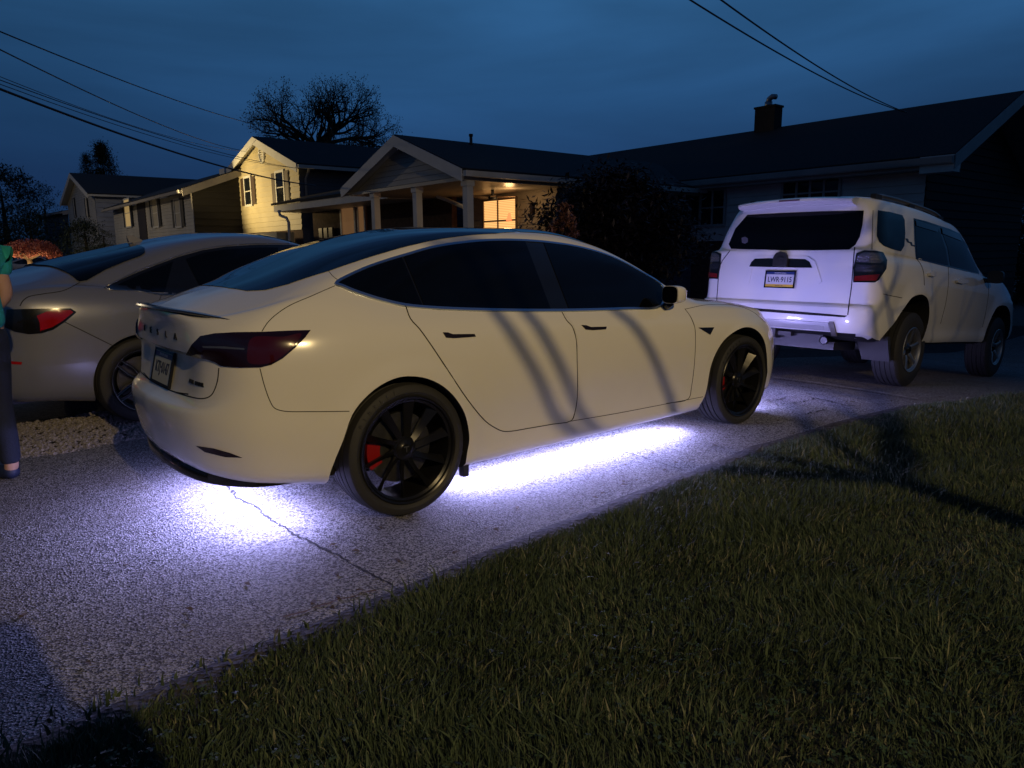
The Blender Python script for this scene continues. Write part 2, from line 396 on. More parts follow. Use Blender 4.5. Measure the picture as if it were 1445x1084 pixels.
def trim(P,r,name,m):
    H=T.pl(P,5,True)
    for sd in (1,-1):
        L=[h[0]+h[1]*.003 for h in H]; N=[h[1] for h in H]; b=MB(); n=len(L)
        for i in range(n):
            d=(L[(i+1)%n]-L[i-1]).normalized(); s_=N[i].cross(d).normalized()
            for a,c in ((-1,-.003),(-.75,.0055),(.75,.0055),(1,-.003)):
                v=L[i]+s_*r*a+N[i]*c; b.V.append((v.x,v.y*sd,v.z))
        for i in range(n):
            for j in range(3): A=i*4+j; B_=((i+1)%n)*4+j; b.F.append((A,B_,B_+1,A+1)); b.I.append(0)
        o=b.build(name,m,sed,True,50); recalc(o)
trim(top+low,.010,'window_trim',mat('brushed_window_trim',(.60,.68,.78),.32,1))  # pale blue tint puts the bright reflection into the metal colour
# doors as panels, with their gaps
rd=[(573,434),(620,438),(700,441),(793,441),(799,452),(807,460.6),(812.5,478),(814,510),(814.3,560),(811,581),(806,593.5),(780,598.5),(745,604.5),(720,608.6),(709,608.4),(699,604),(684.5,594),(660.4,565),(636,529),(612,492.7),(592,464.6),(579,450)]
fd=[(795.5,441),(880,438.5),(940,435),(966,436),(974,447),(980,462),(981,480),(979.6,512.8),(975.6,545),(971,562.8),(940,569.5),(870,582),(809,593),(812.5,581),(816,560),(816,510),(814.5,477),(809,459)]
for P in (rd,fd):
    P2=[(x,y) for x,y in P]
    T.patch('door',P2,WHITE,off=.0016,step=6,mirror=True,smooth=False)
T.seam('door_gap',rd[3:]+[(573,434)],r=.0026,off=.002,n=3)
T.seam('door_gap',fd[3:11],r=.0024,off=.002,n=4)
T.seam('sill_gap',[(805,594.5),(870,583.5),(971,564),(992,560)],r=.002)
T.seam('panel_gap',[(472.3,403.5),(439.8,417.7),(407.4,432),(387,446.2),(377,456.3),(369.5,468)],r=.002)
T.seam('panel_gap',[(366.8,520),(372.9,543.6),(381,566),(387,575.5),(399,580),(440,581),(493,580.5)],r=.002)
T.seam('panel_gap',[(464,383),(470,390),(478,396)],r=.0015)
T.seam('boot_lid_gap',[(309,519.5),(306.5,539.5),(298,558),(285.6,562.5),(261,557.8),(232.8,547.7),(212,536),(203,526)],r=.0028)
T.seam('panel_gap',[(966,436.5),(1000,430),(1040,432),(1062,440),(1080,455)],r=.0018)
# tail lights
TLP=[(264.3,499.8),(273,486.2),(284.6,474.8),(304,471.3),(335,469.6),(369,469.2),(402.9,467.6),(438.3,466.5),(430,477.5),(416.4,491),(399,505.6),(383.5,514.3),(368,518.2),(338.9,518.6),(313.7,516.3),(306,511.4),(294.3,506.2),(277,502.7)]
tl=T.patch('taillight',TLP,LENS,off=.002,step=6,mirror=True,smooth=False,thick=.006)
for o,sd in zip(tl,(1,-1)):
    T.patch('brake_lamp',[(356,478),(400,476),(425,472),(415,488),(398,503),(382,512),(352,512),(350,495)],mat('deep_red_lens',(.045,.003,.005),.08,coat=.6),off=.0095,step=6,parent=o,sides=(sd,))
    T.patch('light_bar',[(288,488.6),(318,489.2),(346,492),(346,494),(318,492.2),(289,491.4)],LENSCLR,off=.0095,step=3,parent=o,sides=(sd,),smooth=False)
for P in ([(276.6,628.9),(301.8,632.5),(325,639),(343,646),(318,645),(289.6,638)],):
    T.patch('reflector',P,LENS,off=.002,step=4,mirror=True,smooth=False)
T.patch('fender_badge',[(985,462.4),(1007.6,462),(1002,472.6)],GLOSSBLK,off=.003,step=3,mirror=True,smooth=False)
for P in ([(624.3,469.4),(631,469.6),(638,472),(668.5,471.6),(670.5,475.2),(640,477.4),(629,476.6)],[(820,459),(826,459.3),(833,461.8),(855,461.2),(854.4,464.8),(836,466),(826,465.2)]):
    T.patch('door_handle',P,mat('dark_handle',(.03,.02,.022),.25,.5),off=.002,step=3,mirror=True,smooth=False,thick=.005)
# boot spoiler
b=MB(); N=48; prof=[(0,0),(.006,.007),(.05,.004),(.075,-.006),(.05,-.012),(.01,-.006)]
for i in range(N+1):
    y=-.66+1.32*i/N; q=abs(y)/.66; xe=-.932+.225*q**2.3; ze=1.046-.034*q**2; t=math.sin(math.pi*min(1,(1-q)/.5+.08)/2)
    for a,c in prof: b.V.append((xe+a*(t*.9+.1),y,ze+c*1.1*(t*.8+.2)-.012*(1-t)))
k=len(prof)
for i in range(N):
    for j in range(k): b.F.append((i*k+j,i*k+(j+1)%k,(i+1)*k+(j+1)%k,(i+1)*k+j)); b.I.append(0)
b.F+=[tuple(range(k))[::-1],tuple(N*k+j for j in range(k))]; b.I+=[0,0]
o=b.build('boot_spoiler',mat('carbon_spoiler',(.02,.02,.024),.25,coat=.6),sed,True,40); recalc(o)
# rear diffuser, side skirts
b=MB(); Q=crom(np.array([(-.925,0),(-.905,.34),(-.84,.58),(-.70,.745),(-.50,.80),(-.40,.80)]),8); Q=[(x,-y) for x,y in Q[::-1]]+[(x,y) for x,y in Q[1:]]
for x,y in Q:
    w=max(0,1-abs(y)/.78); 
    for a,z in ((.03,.335),(.010,.315),(.012,.262),(.06,.252),(.10,.31)): b.V.append((x+a,y*(1-a*.9),z))
for i in range(len(Q)-1):
    for j in range(4): A=i*5+j; b.F.append((A,A+1,A+6,A+5)); b.I.append(0)
o=b.build('rear_diffuser',GLOSSBLK,sed,True,50); recalc(o)
for s_ in (-1,1):
    MB().box((.34,s_*.84-.02,.12),(.375,s_*.84+.02,.26)).build('splash_guard',BLACK,sed)
# door mirrors
for s_ in (-1,1):
    b=MB(); K=[(.00,.0),(.018,.6),(.05,.9),(.09,1.0),(.125,1.0)]
    n=24; cx,cy,cz=1.95,.918,1.008
    for a,sc_ in [(.13,.35),(.118,.65),(.095,.85),(.06,.97),(.02,1.0),(0,.98)]:
        for j in range(n):
            t=2*math.pi*j/n; c_,s2=math.cos(t),math.sin(t); e=.55
            yy=math.copysign(abs(c_)**e,c_)*.066*sc_; zz=math.copysign(abs(s2)**e,s2)*.058*sc_
            b.V.append((cx+a,s_*(cy+yy),cz+zz-.01*(1-sc_)))
    for i in range(5):
        for j in range(n): A=i*n+j; B_=i*n+(j+1)%n; b.F.append((A,B_,B_+n,A+n)); b.I.append(0)
    b.F+=[tuple(range(n)),tuple(5*n+j for j in range(n))[::-1]]; b.I+=[0,0]
    o=b.build('door_mirror',WHITE,sed,True,50); recalc(o)
    g=MB(); g.V=[(cx-.004,s_*(cy+math.copysign(abs(math.cos(2*math.pi*j/n))**.55,math.cos(2*math.pi*j/n))*.060),cz+math.copysign(abs(math.sin(2*math.pi*j/n))**.55,math.sin(2*math.pi*j/n))*.053) for j in range(n)]
    g.F=[tuple(range(n))]; g.I=[0]; g.build('mirror_glass',GLASS,o)
    f=MB().tube([(2.02,s_*.885,.962),(2.01,s_*.845,.930),(2.02,s_*.80,.92)],[.022,.026,.024],8).build('mirror_foot',GLOSSBLK,o,True)
# lettering
def lay(s_,px,size,m,name,body=T,parent=None,pitch=None,sx=1):
    """each letter laid on the body surface, centred on its own pixel"""
    for ch,q in zip(s_,px):
        h=body.px(*q)
        if not h: continue
        n=h[1]; x=Vector((0,-1,0)); x=(x-n*x.dot(n)).normalized(); z=n.cross(x)
        text(name,ch,size,frame(h[0]+n*.002,x,z),m,parent or sed,.002,sx=sx)
BADGE=mat('black_badge',(.012,.012,.012),.3)
b0=T.px(246,471)[0]; 
for ch,y in zip('TESLA',(.27,.13,-.01,-.15,-.29)):
    h=T.T.ray_cast(Vector((-2,y,.915)),Vector((1,0,0)))
    if h[0]:
        n=h[1]; x=Vector((0,-1,0)); x=(x-n*x.dot(n)).normalized(); text('boot_lettering',ch,.045,frame(h[0]+n*.002,x,n.cross(x)),BADGE,sed,.0025,sx=1.25)
for i,ch in enumerate('DUAL MOTOR'):
    y=-.40-.0165*i; h=T.T.ray_cast(Vector((-2,y,.72)),Vector((1,0,0)))
    if h[0] and ch!=' ':
        n=h[1]; x=Vector((0,-1,0)); x=(x-n*x.dot(n)).normalized(); text('boot_badge',ch,.023,frame(h[0]+n*.002,x,n.cross(x)),BADGE,sed,.002,bold=.0012)
# licence plate
def plate(parent,W_,o,x,y,txt,base,txtc,frm,bands,size=.075,w=.305,h=.152):
    Mx=frame(o,x,y)
    b=MB(); r=.012
    for a,c in (((-w/2-r,-h/2-r,-.008),(w/2+r,-h/2,.005)),((-w/2-r,h/2,-.008),(w/2+r,h/2+r,.005)),((-w/2-r,-h/2,-.008),(-w/2,h/2,.005)),((w/2,-h/2,-.008),(w/2+r,h/2,.005))): b.box(a,c,0,Mx)
    pl=MB().box((-w/2,-h/2,-.006),(w/2,h/2,.001),0,Mx).build('licence_plate',base,parent)
    b.build('plate_frame',frm,pl)
    for (y0,y1,m,t2,sz,m2) in bands:
        MB().box((-w/2,y0,-.002),(w/2,y1,.0022),0,Mx).build('plate_band',m,pl)
        if t2: text('plate_lettering',t2,sz,Mx@Matrix.Translation((0,(y0+y1)/2,.003)),m2,pl,.0006)
    text('plate_lettering',txt,size,Mx@Matrix.Translation((0,-.004,.002)),txtc,pl,.001,sx=.80,bold=.0008)
    return pl
PB=mat('plate_blue',(.02,.04,.16),.4); PY=mat('plate_yellow',(.75,.48,.05),.4); PW=mat('plate_white',(.62,.63,.66),.4)
plate(sed,None,Vector((-.868,0,.740)),(0,-1,0),(.24,0,1),'KTJ·0147',mat('plate_cream',(.55,.53,.42),.45),mat('plate_navy',(.02,.025,.06),.5),GLOSSBLK,[(.048,.072,PB,'PENNSYLVANIA',.02,PW)],.078)
# wheels
def wheel(root,x,y,z,R,rr,w,side,kind,steer=0,name='wheel',cal=True):
    """y = outer sidewall plane (positive); all parts built for +y then mirrored"""
    S=Matrix.Translation((x,y*side,z))@Matrix.Rotation(steer,4,'Z')@Matrix.Diagonal((1,side,1,1))
    def fin(b,name,m,par,ang=35,sm=True):
        b.V=[tuple(S@Vector(v)) for v in b.V]; o=b.build(name,m,par,sm,ang); recalc(o); return o
    rm={'blade':RIMBLK,'six':ALU,'y':mat('black_alloy',(.03,.03,.033),.35,.7)}[kind]
    b=MB(); b.lathe([(.001,-.036),(.026,-.036),(.032,-.041),(.054,-.044),(.064,-.054),(.066,-.075),(.001,-.08)] if kind!='six' else [(.012,-.02),(.036,-.022),(.042,-.03),(.06,-.04),(.078,-.055),(.08,-.09),(.012,-.09)],40)
    hub=fin(b,name,rm if kind!='six' else GLOSSBLK,root)
    b=MB(); H=R-rr
    prof=[(rr-.006,-.016),(rr+.006,-.004),(rr+H*.32,.003),(rr+H*.62,0),(rr+H*.84,-.011),(R-.006,-.026)]
    nb=5; half=[]
    ins=[(r_,-w-h_) for r_,h_ in reversed(prof)]
    tw=w-.052; tr=[]
    for g in range(4):
        c0=-.026-tw*(g+.8)/4.6-.002*g; tr+=[(R-.0005*(g in(0,3))*6,c0+.005),(R-.008,c0+.004),(R-.008,c0-.004),(R-.0005*(g in(0,3))*6,c0-.005)]
    b.lathe(prof+tr+ins+[(rr-.02,-w+.02),(rr-.02,-.02)],96)
    b.F+=[]; fin(b,'tyre',TYRE,hub,30)
    # sipes: small blocks round the shoulder
    b=MB(); b.lathe([(rr-.004,-.010),(rr+.001,-.002),(rr-.004,.002),(rr-.012,-.003),(rr-.020,-.02),(rr-.028,-.06),(rr-.030,-w+.03),(rr-.010,-w+.01),(rr-.022,-w+.008),(rr-.038,-w+.03),(rr-.036,-.06),(rr-.030,-.02),(rr-.018,-.012)],80)
    if kind=='blade':
        for i in range(10):
            a0=2*math.pi*i/10+.12
            def P(r,off,yy): 
                ca,sa=math.cos(a0),math.sin(a0); return (r*ca-off*sa,yy,r*sa+off*ca)
            rows=[(.045,-.016,.012,-.047,-.054),(.10,-.012,.014,-.040,-.058),(.16,-.004,.024,-.030,-.060),(.215,.002,.038,-.020,-.060),(rr-.014,.004,.054,-.012,-.052)]
            V=[]
            for r,o0,o1,y0,y1 in rows: V+=[P(r,o0,y0),P(r,o1,y1),P(r,o1,y1-.012),P(r,o0,y0-.018)]
            F=[]
            for q in range(4):
                for j in range(4): F.append((q*4+j,q*4+(j+1)%4,q*4+4+(j+1)%4,q*4+4+j))
            b.add(V,F+[(0,1,2,3),(16,17,18,19)])
    elif kind=='six':
        for i in range(6):
            a0=2*math.pi*i/6+.3; ca,sa=math.cos(a0),math.sin(a0)
            P=lambda r,o,yy:(r*ca-o*sa,yy,r*sa+o*ca)
            V=[]
            for r,hw,yy in ((.055,.026,-.045),(.09,.024,-.030),(.15,.022,-.022),(rr-.02,.030,-.014)):
                V+=[P(r,-hw,yy-.006),P(r,-hw*.5,yy),P(r,hw*.5,yy),P(r,hw,yy-.006),P(r,hw,yy-.035),P(r,-hw,yy-.035)]
            F=[(q*6+j,q*6+(j+1)%6,q*6+6+(j+1)%6,q*6+6+j) for q in range(3) for j in range(6)]
            b.add(V,F+[tuple(range(6)),tuple(range(18,24))])
    else:
        for i in range(10):
            a0=2*math.pi*i/10+.2; ca,sa=math.cos(a0),math.sin(a0); dv=.05*(1 if i%2 else -1)
            P=lambda r,o,yy:(r*ca-o*sa,yy,r*sa+o*ca)
            V=[]
            for r,hw,yy,of in ((.05,.012,-.045,0),(.13,.009,-.03,dv*.2),(rr-.02,.011,-.016,dv)):
                V+=[P(r,of-hw,yy),P(r,of+hw,yy),P(r,of+hw,yy-.03),P(r,of-hw,yy-.03)]
            F=[(q*4+j,q*4+(j+1)%4,q*4+4+(j+1)%4,q*4+4+j) for q in range(2) for j in range(4)]
            b.add(V,F)
    rim=fin(b,'rim',rm,hub,28)
    if kind=='y':
        e=MB()
        for i in range(10):
            a0=2*math.pi*i/10+.2; ca,sa=math.cos(a0),math.sin(a0); dv=.05*(1 if i%2 else -1)
            P=lambda r,o,yy:(r*ca-o*sa,yy,r*sa+o*ca)
            e.tube([P(.06,.008,-.041),P(.13,.007+dv*.2,-.027),P(rr-.018,.008+dv,-.012)],.0035,6)
        e.lathe([(rr-.006,.0025),(rr-.010,.001),(rr-.008,-.002)],64); fin(e,'machined_edge',ALU,hub)
    b=MB(); dr=.178 if kind!='six' else .165
    b.lathe([(.05,-.10),(dr,-.10),(dr,-.128),(.05,-.128)],64); fin(b,'brake_disc',STEEL,hub,30)
    if kind=='blade' and cal:
        b=MB(); V=[]
        for r0,r1,yy in ((.125,.195,-.078),(.125,.195,-.15)):
            for t in np.linspace(math.pi*.92,math.pi*1.14,9): V+=[(r0*math.cos(t),yy,r0*math.sin(t)),(r1*math.cos(t),yy,r1*math.sin(t))]
        F=[]
        for q in range(8): F+=[(q*2,q*2+1,q*2+3,q*2+2),(18+q*2,18+q*2+2,18+q*2+3,18+q*2+1),(q*2+1,q*2+19,q*2+21,q*2+3),(q*2,q*2+2,q*2+20,q*2+18)]
        F+=[(0,18,19,1),(16,17,35,34)]
        b.add(V,F); fin(b,'brake_caliper',REDC,hub,30)
    if kind=='blade':
        b=MB(); b.box((-.014,-.0355,.010),(.014,-.0345,.0155)); b.add([(-.004,-.0345,.010),(.004,-.0345,.010),(.0008,-.0345,-.016),(-.0008,-.0345,-.016)],[(0,1,2,3)]); fin(b,'hub_emblem',mat('emblem_silver',(.6,.58,.5),.3,1),hub)
        if side<0:
          for k_,ch in enumerate('PIRELLI'):
            t=math.radians(148-k_*7.2); r=rr+.036; c_=Vector((r*math.cos(t),.0045,r*math.sin(t)))
            c_=S@c_; up_=Vector((math.cos(t),0,math.sin(t))); xx=Vector((math.sin(t),0,-math.cos(t)))
            text('tyre_lettering',ch,.030,frame(c_,xx,up_),mat('tyre_letter_rubber',(.05,.05,.05),.5),hub,.0012,sx=1.1)
    return hub
for x in Wx:
    for s_ in (-1,1): wheel(sed,x,.893,.334,.336,.270,.235,s_,'blade')
# ================================================================== white off-road SUV
suv=empty('off_road_suv',(6.0445,.1405,-.1301)); tag(suv,'white boxy off-road SUV with roof rails, parked ahead of the electric sedan','car')
cy_,sy_=math.cos(.01805),math.sin(.01805); cb,sb=math.cos(.08294),math.sin(.08294)
Rm=Matrix(((cy_*cb,-sy_,cy_*sb),(sy_*cb,cy_,sy_*sb),(-sb,0,cb))); suv.rotation_euler=Rm.to_euler()
PL=[(-1.14,0),(-1.135,.48),(-1.115,.78),(-1.04,.90),(-.87,.935),(-.4,.94),(0,.945),(.45,.935),(1.2,.93),(1.9,.93),(2.4,.935),(2.79,.945),(3.15,.93),(3.42,.86),(3.58,.70),(3.66,.4),(3.68,0)]
rb=[(.50,.14),(.54,.03),(.62,0),(.74,.0),(.765,.065),(.80,.075),(.98,.070),(1.12,.078),(1.195,.085)]
rc=[(.50,.12),(.54,.03),(.62,0),(.74,.0),(.77,.035),(.80,.045),(.98,.045),(1.12,.052),(1.195,.062)]
sd=[(.42,.14),(.455,.05),(.52,.03),(.60,.035),(.74,.012),(.90,0),(1.02,.006),(1.12,.03),(1.18,.065)]
se=[(.46,.12),(.50,.02),(.58,0),(.68,0),(.78,.004),(.90,.0),(1.02,.008),(1.12,.035),(1.18,.07)]
fr=[(.48,.12),(.52,.03),(.60,.0),(.66,0),(.74,.004),(.80,.005),(.85,.012),(.90,.03),(.93,.07)]
f0=[(.46,.12),(.50,.02),(.58,0),(.68,0),(.78,.004),(.88,.0),(.97,.008),(1.03,.03),(1.06,.06)]
LV=[rb,rb,rb,rc,se,se,se,sd,sd,sd,sd,se,f0,fr,fr,fr,fr]
TOP=[[(-1.035,0,1.225),(-.985,0,1.42),(-.90,0,1.64),(-.85,0,1.73),(-.80,0,1.748)],
 [(-1.03,.43,1.225),(-.98,.42,1.42),(-.895,.40,1.64),(-.84,.38,1.73),(-.70,0,1.755)],
 [(-1.0,.70,1.225),(-.955,.66,1.42),(-.875,.61,1.645),(-.80,.55,1.735),(-.55,0,1.765)],
 [(-.945,.82,1.22),(-.90,.765,1.42),(-.82,.69,1.65),(-.73,.62,1.738),(-.35,0,1.772)],
 [(-.80,.862,1.215),(-.76,.805,1.42),(-.70,.725,1.66),(-.60,.64,1.742),(-.15,0,1.777)],
 [(-.4,.87,1.21),(-.37,.81,1.43),(-.34,.73,1.672),(-.28,.65,1.75),(.1,0,1.782)],
 [(0,.872,1.205),(.02,.812,1.43),(.04,.735,1.677),(.08,.65,1.753),(.3,0,1.784)],
 [(.45,.868,1.20),(.46,.81,1.43),(.47,.735,1.675),(.5,.65,1.75),(.6,0,1.782)],
 [(1.2,.862,1.19),(1.17,.805,1.42),(1.12,.735,1.645),(1.10,.65,1.722),(1.1,0,1.762)],
 [(1.9,.86,1.175),(1.80,.80,1.37),(1.70,.72,1.60),(1.59,.62,1.70),(1.47,0,1.75)],
 [(2.4,.855,1.155),(2.27,.80,1.23),(2.16,.73,1.33),(2.02,.60,1.45),(1.84,0,1.56)],
 [(2.79,.84,1.13),(2.74,.79,1.15),(2.68,.72,1.17),(2.55,.5,1.20),(2.35,0,1.23)],
 [(3.15,.81,1.085),(3.13,.76,1.11),(3.1,.70,1.13),(3.0,.45,1.155),(2.9,0,1.17)],
 [(3.36,.74,1.01),(3.34,.68,1.04),(3.32,.62,1.06),(3.28,.4,1.09),(3.2,0,1.10)],
 [(3.48,.58,.96),(3.46,.52,.985),(3.44,.46,1.0),(3.42,.3,1.02),(3.4,0,1.03)],
 [(3.56,.33,.95),(3.54,.3,.965),(3.53,.25,.975),(3.52,.15,.985),(3.51,0,.99)],
 [(3.58,0,.94),(3.58,0,.95),(3.58,0,.96),(3.575,0,.965),(3.57,0,.97)]]
def zf(x,z):
    w=float(np.interp(x,[1.0,2.4,3.2],[1,.45,.2])); return z+w*(float(np.interp(z,[.42,.50,.76,1.22,1.78],[.43,.49,.80,1.345,1.895]))-z)
RG=[[(x,y*1.02,zf(x,z)) for x,y,z in r] for r in plan_rings(PL,LV,TOP)]
sbody=loft_body('body',RG,[6,5,4,5,6,8,8,10,10,8,8,8,7,6,5,5],[2,2,3,3,2,2,4,3,3,4,4,4,5],[WHITE2,LINER],suv)
for v in sbody.data.vertices:      # fender flares
    for x in (0,2.79):
        r=math.hypot((v.co.x-x)*1.0,(v.co.z-.47))
        if abs(v.co.y)>.7 and r<.62 and v.co.z<1.05:
            t=min(1,max(0,(.60-r)/.05)); v.co.y+=math.copysign(.026*t*t*(3-2*t),v.co.y)
V_=Car(suv).surf(sbody)

A1=[(1236,486),(1243,478),(1254,465),(1262,455.7),(1270,443),(1277.5,432.5),(1287.9,419.5),(1300.8,415.7),(1308.5,420.8),(1311.6,435),(1309.8,455.7),(1303.4,476.4)]
A2=[(1388.6,476),(1393,463),(1399,448),(1408,433),(1416,431),(1421,433),(1425,441),(1426,455),(1425,465)]
C1=V_.arch(A1,.2); Q1=V_.Q; C2=V_.arch(A2,.2); Q2=V_.Q
cut(sbody,C1+C2,1); liner_faces(sbody,[Q1,Q2],.62)
for p in sbody.data.polygons:
    if p.normal.z<-.85 and p.center.z<.62: p.material_index=1
smooth_n(sbody.data,32)
DG=mat('window_gloss_dark',(.002,.0024,.003),.05,spec=.26)
rw=[(1054.8,303.5),(1100,301),(1160,298.5),(1219,297.5),(1217,318),(1213,335),(1207,346),(1198.7,352.5),(1150,353.5),(1090,353.2),(1032,351.5),(1028.6,344.8),(1038,323)]
V_.patch('rear_window',rw,DG,off=.004,step=5,smooth=False)
q1=[(1238.5,297),(1256,299.5),(1273,304),(1276.2,311),(1277,330),(1275.7,347),(1271,355),(1258,351.5),(1246.5,347),(1240,341),(1237,333),(1237.5,315)]
V_.patch('side_window',q1,DG,off=.004,step=4,mirror=True,smooth=False)
q2=[(1290.4,309),(1306,313.5),(1323,319.5),(1328,333),(1334,352),(1337.5,374.5),(1315,369),(1293.5,363.5),(1292,340)]
q3=[(1326.2,321),(1340,324.5),(1353,330.5),(1364,346),(1373,361),(1381,376),(1384.5,386),(1360,380.5),(1341,375.5),(1337,350)]
V_.patch('side_window',q2,DG,off=.004,step=4,mirror=True,smooth=False); V_.patch('side_window',q3,DG,off=.004,step=4,mirror=True,smooth=False)
V_.patch('window_frame',[(1289,308),(1306,312),(1324,318),(1340,323),(1354,329.5),(1366,346),(1376,362),(1386,388),(1360,382.5),(1335,376.5),(1292,365.5),(1290,340)],GLOSSBLK,off=.0015,step=4,mirror=True,smooth=False)
for P in ([(1292,319),(1322,328),(1323.5,321),(1291,311)],[(1329,330),(1357,341),(1352,331),(1328,322)]):
    V_.patch('rain_guard',P,GLOSSBLK,off=.010,step=4,mirror=True,smooth=False)
V_.seam('door_gap',[(1293,365),(1299,373),(1303,384),(1304.3,402.7)],r=.004)
V_.seam('door_gap',[(1338,377),(1338.5,395),(1335,425),(1327,457)],r=.003)
V_.seam('door_gap',[(1386,388),(1393,396),(1395,410),(1391,440),(1386,462)],r=.003)
V_.seam('tailgate_gap',[(1030,354),(1017.5,372),(1014,391.6),(1012.5,410),(1011.6,425),(1013,431)],r=.005,mirror=False)
V_.seam('tailgate_gap',[(1206,349),(1203.5,380),(1201.5,405),(1198,430),(1196.3,444.5)],r=.005,mirror=False)
V_.seam('panel_gap',[(1246.5,415),(1258,417.5),(1273,420.5)],r=.003)
V_.seam('panel_gap',[(1232,297),(1231,320),(1230.5,352)],r=.003)
V_.patch('tailgate_gap',[(1012,430),(1060,434.5),(1120,439),(1196,445.5),(1192,448),(1120,443),(1060,438.5),(1014,434)],SEAM,off=.004,step=4,mirror=False,smooth=False)
V_.patch('tailgate_handle_recess',[(1058,376.5),(1061,370),(1066,365.3),(1084,364.8),(1110,365),(1137,366),(1143,370),(1147,378.3),(1100,377.5)],GLOSSBLK,off=.011,step=4,smooth=False)
em=V_.patch('rear_camera_housing',[(1093,376),(1094,364),(1098,358),(1104,356),(1110,357),(1113,361),(1113.5,368),(1112.5,377)],BLACK,off=.009,step=4,smooth=False,thick=.035)
h=V_.px(1104,366); n=h[1]; ec=h[0]+n*.041; ex=Vector((0,-1,0))
for ra,rb_,dy in ((.040,.028,0),(.016,.028,0),(.028,.011,.014)):
    b=MB(); F_=frame(ec,ex,n.cross(ex)); b.tube([F_@Vector((ra*math.cos(t),dy+rb_*math.sin(t),0)) for t in np.linspace(0,2*math.pi,25)],.0035,6); b.build('emblem',mat('dark_chrome',(.05,.05,.05),.3,1),em,True)
V_.patch('raised_panel',[(1051,402),(1057,382),(1062,368),(1068,361.5),(1090,361),(1140,362),(1150,368),(1155,382),(1160,398),(1156,401),(1148,386),(1146,379.5),(1100,379),(1062,378.5),(1060,388),(1057,402)],WHITE2,off=.002,step=4,smooth=False,thick=.006)
# lamps
for P,sd in (([(1209,357.5),(1220.7,353.8),(1233,354.5),(1244,356.5),(1250,367.9),(1249,379.5),(1238.8,395),(1233.6,398.6),(1204.5,398.6),(1205,378)],(1,-1)),):
    for o,s_ in zip(V_.patch('taillight',P,GLOSSBLK,off=.003,step=4,sides=sd,smooth=False,thick=.012),sd):
        V_.patch('reverse_lamp',[(1211,360),(1222,356.5),(1240,358.5),(1245,368),(1240,372),(1208.5,370)],mat('smoked_clear_lens',(.16,.16,.18),.12,.7,coat=1,bump=1.2,bscale=45),off=.017,step=3,parent=o,sides=(s_,),smooth=False)
        V_.patch('brake_lamp',[(1207,390),(1225,388.5),(1240,387),(1235,396),(1206,396.5)],mat('dim_red_lens',(.16,.008,.010),.1,coat=1),off=.017,step=3,parent=o,sides=(s_,),smooth=False)
        V_.patch('lamp_reflector',[(1208.5,373),(1244,374.5),(1244,384),(1207.5,383)],mat('smoked_lens_texture',(.035,.035,.045),.12,.5,coat=1,bump=1.5,bscale=60),off=.0165,step=3,parent=o,sides=(s_,),smooth=False)
# roof spoiler, rails
b=MB(); N=20
for i in range(N+1):
    y=-.61+1.22*i/N; q=abs(y)/.61; x0=-1.045+.05*q**3; zc=1.810-.022*q*q
    for a,c in ((0,0),(.004,.022),(.06,.042),(.25,.055),(.28,.0),(.12,-.03),(.03,-.018)): b.V.append((x0+a,y,zc+c-.0*q))
for i in range(N):
    for j in range(7): b.F.append((i*7+j,i*7+(j+1)%7,(i+1)*7+(j+1)%7,(i+1)*7+j)); b.I.append(0)
b.F+=[tuple(range(7)),tuple(N*7+j for j in range(7))]; b.I+=[0,0]
o=b.build('roof_spoiler',WHITE2,suv,True,35); recalc(o)
MB().box((-1.051,-.11,1.815),(-1.035,.11,1.828)).build('high_brake_lamp',mat('dim_red_lamp',(.12,.05,.08),.3),o)
for s_ in (-1,1):
    P=[(-.62,s_*.655,1.86),(-.55,s_*.655,1.885),(-.3,s_*.66,1.90),(.3,s_*.66,1.902),(.9,s_*.66,1.885),(1.12,s_*.65,1.86),(1.22,s_*.645,1.84)]
    o=MB().tube(crom(np.array(P),6),.021,8).build('roof_rail',ALU if 0 else mat('rail_grey',(.16,.16,.17),.4,.6),suv,True)
    for x in (-.58,.25,1.1): MB().box((x-.07,s_*.655-.026,1.80),(x+.07,s_*.655+.026,1.898 if x<1 else 1.865)).build('rail_foot',BLACK,o)
# handles, mirrors
for P in ([(1308,386),(1312,383.5),(1319,385),(1320,389),(1314,391),(1309,389.5)],[(1347,396),(1352,393.5),(1362,395.5),(1363,399),(1355,401),(1348,399)]):
    V_.patch('door_handle',P,WHITE2,off=.003,step=2.5,mirror=True,smooth=False,thick=.03)
for s_ in (-1,1):
    b=MB(); n=16
    for a,sc_ in ((.15,.4),(.12,.8),(.06,1),(0,1)):
        for j in range(n):
            t=2*math.pi*j/n; b.V.append((2.0+a,s_*(1.04+math.copysign(abs(math.cos(t))**.6,math.cos(t))*.08*sc_),1.24+math.copysign(abs(math.sin(t))**.6,math.sin(t))*.075*sc_))
    for i in range(3):
        for j in range(n): A=i*n+j; B_=i*n+(j+1)%n; b.F.append((A,B_,B_+n,A+n)); b.I.append(0)
    b.F+=[tuple(range(n)),tuple(range(3*n,4*n))]; b.I+=[0,0]; b.tube([(2.05,s_*.98,1.20),(2.08,s_*.86,1.20)],.03,8)
    o=b.build('door_mirror',BLACK,suv,True,40); recalc(o)
for sx_ in (1,-1):
    b=MB(); pts=[(0,0),(.05,.012),(.03,-.01),(.09,-.02),(.07,-.035),(.12,-.045),(.105,-.055),(.15,-.062)]
h0=V_.px(1281,338)
h0=V_.px(1277.8,337.5)
P=[(1277,336.5),(1281,337),(1282.5,341),(1286.5,342),(1287.5,345.5),(1292.5,346.8),(1292,348.6),(1285.5,347),(1284,343.5),(1280,342)]
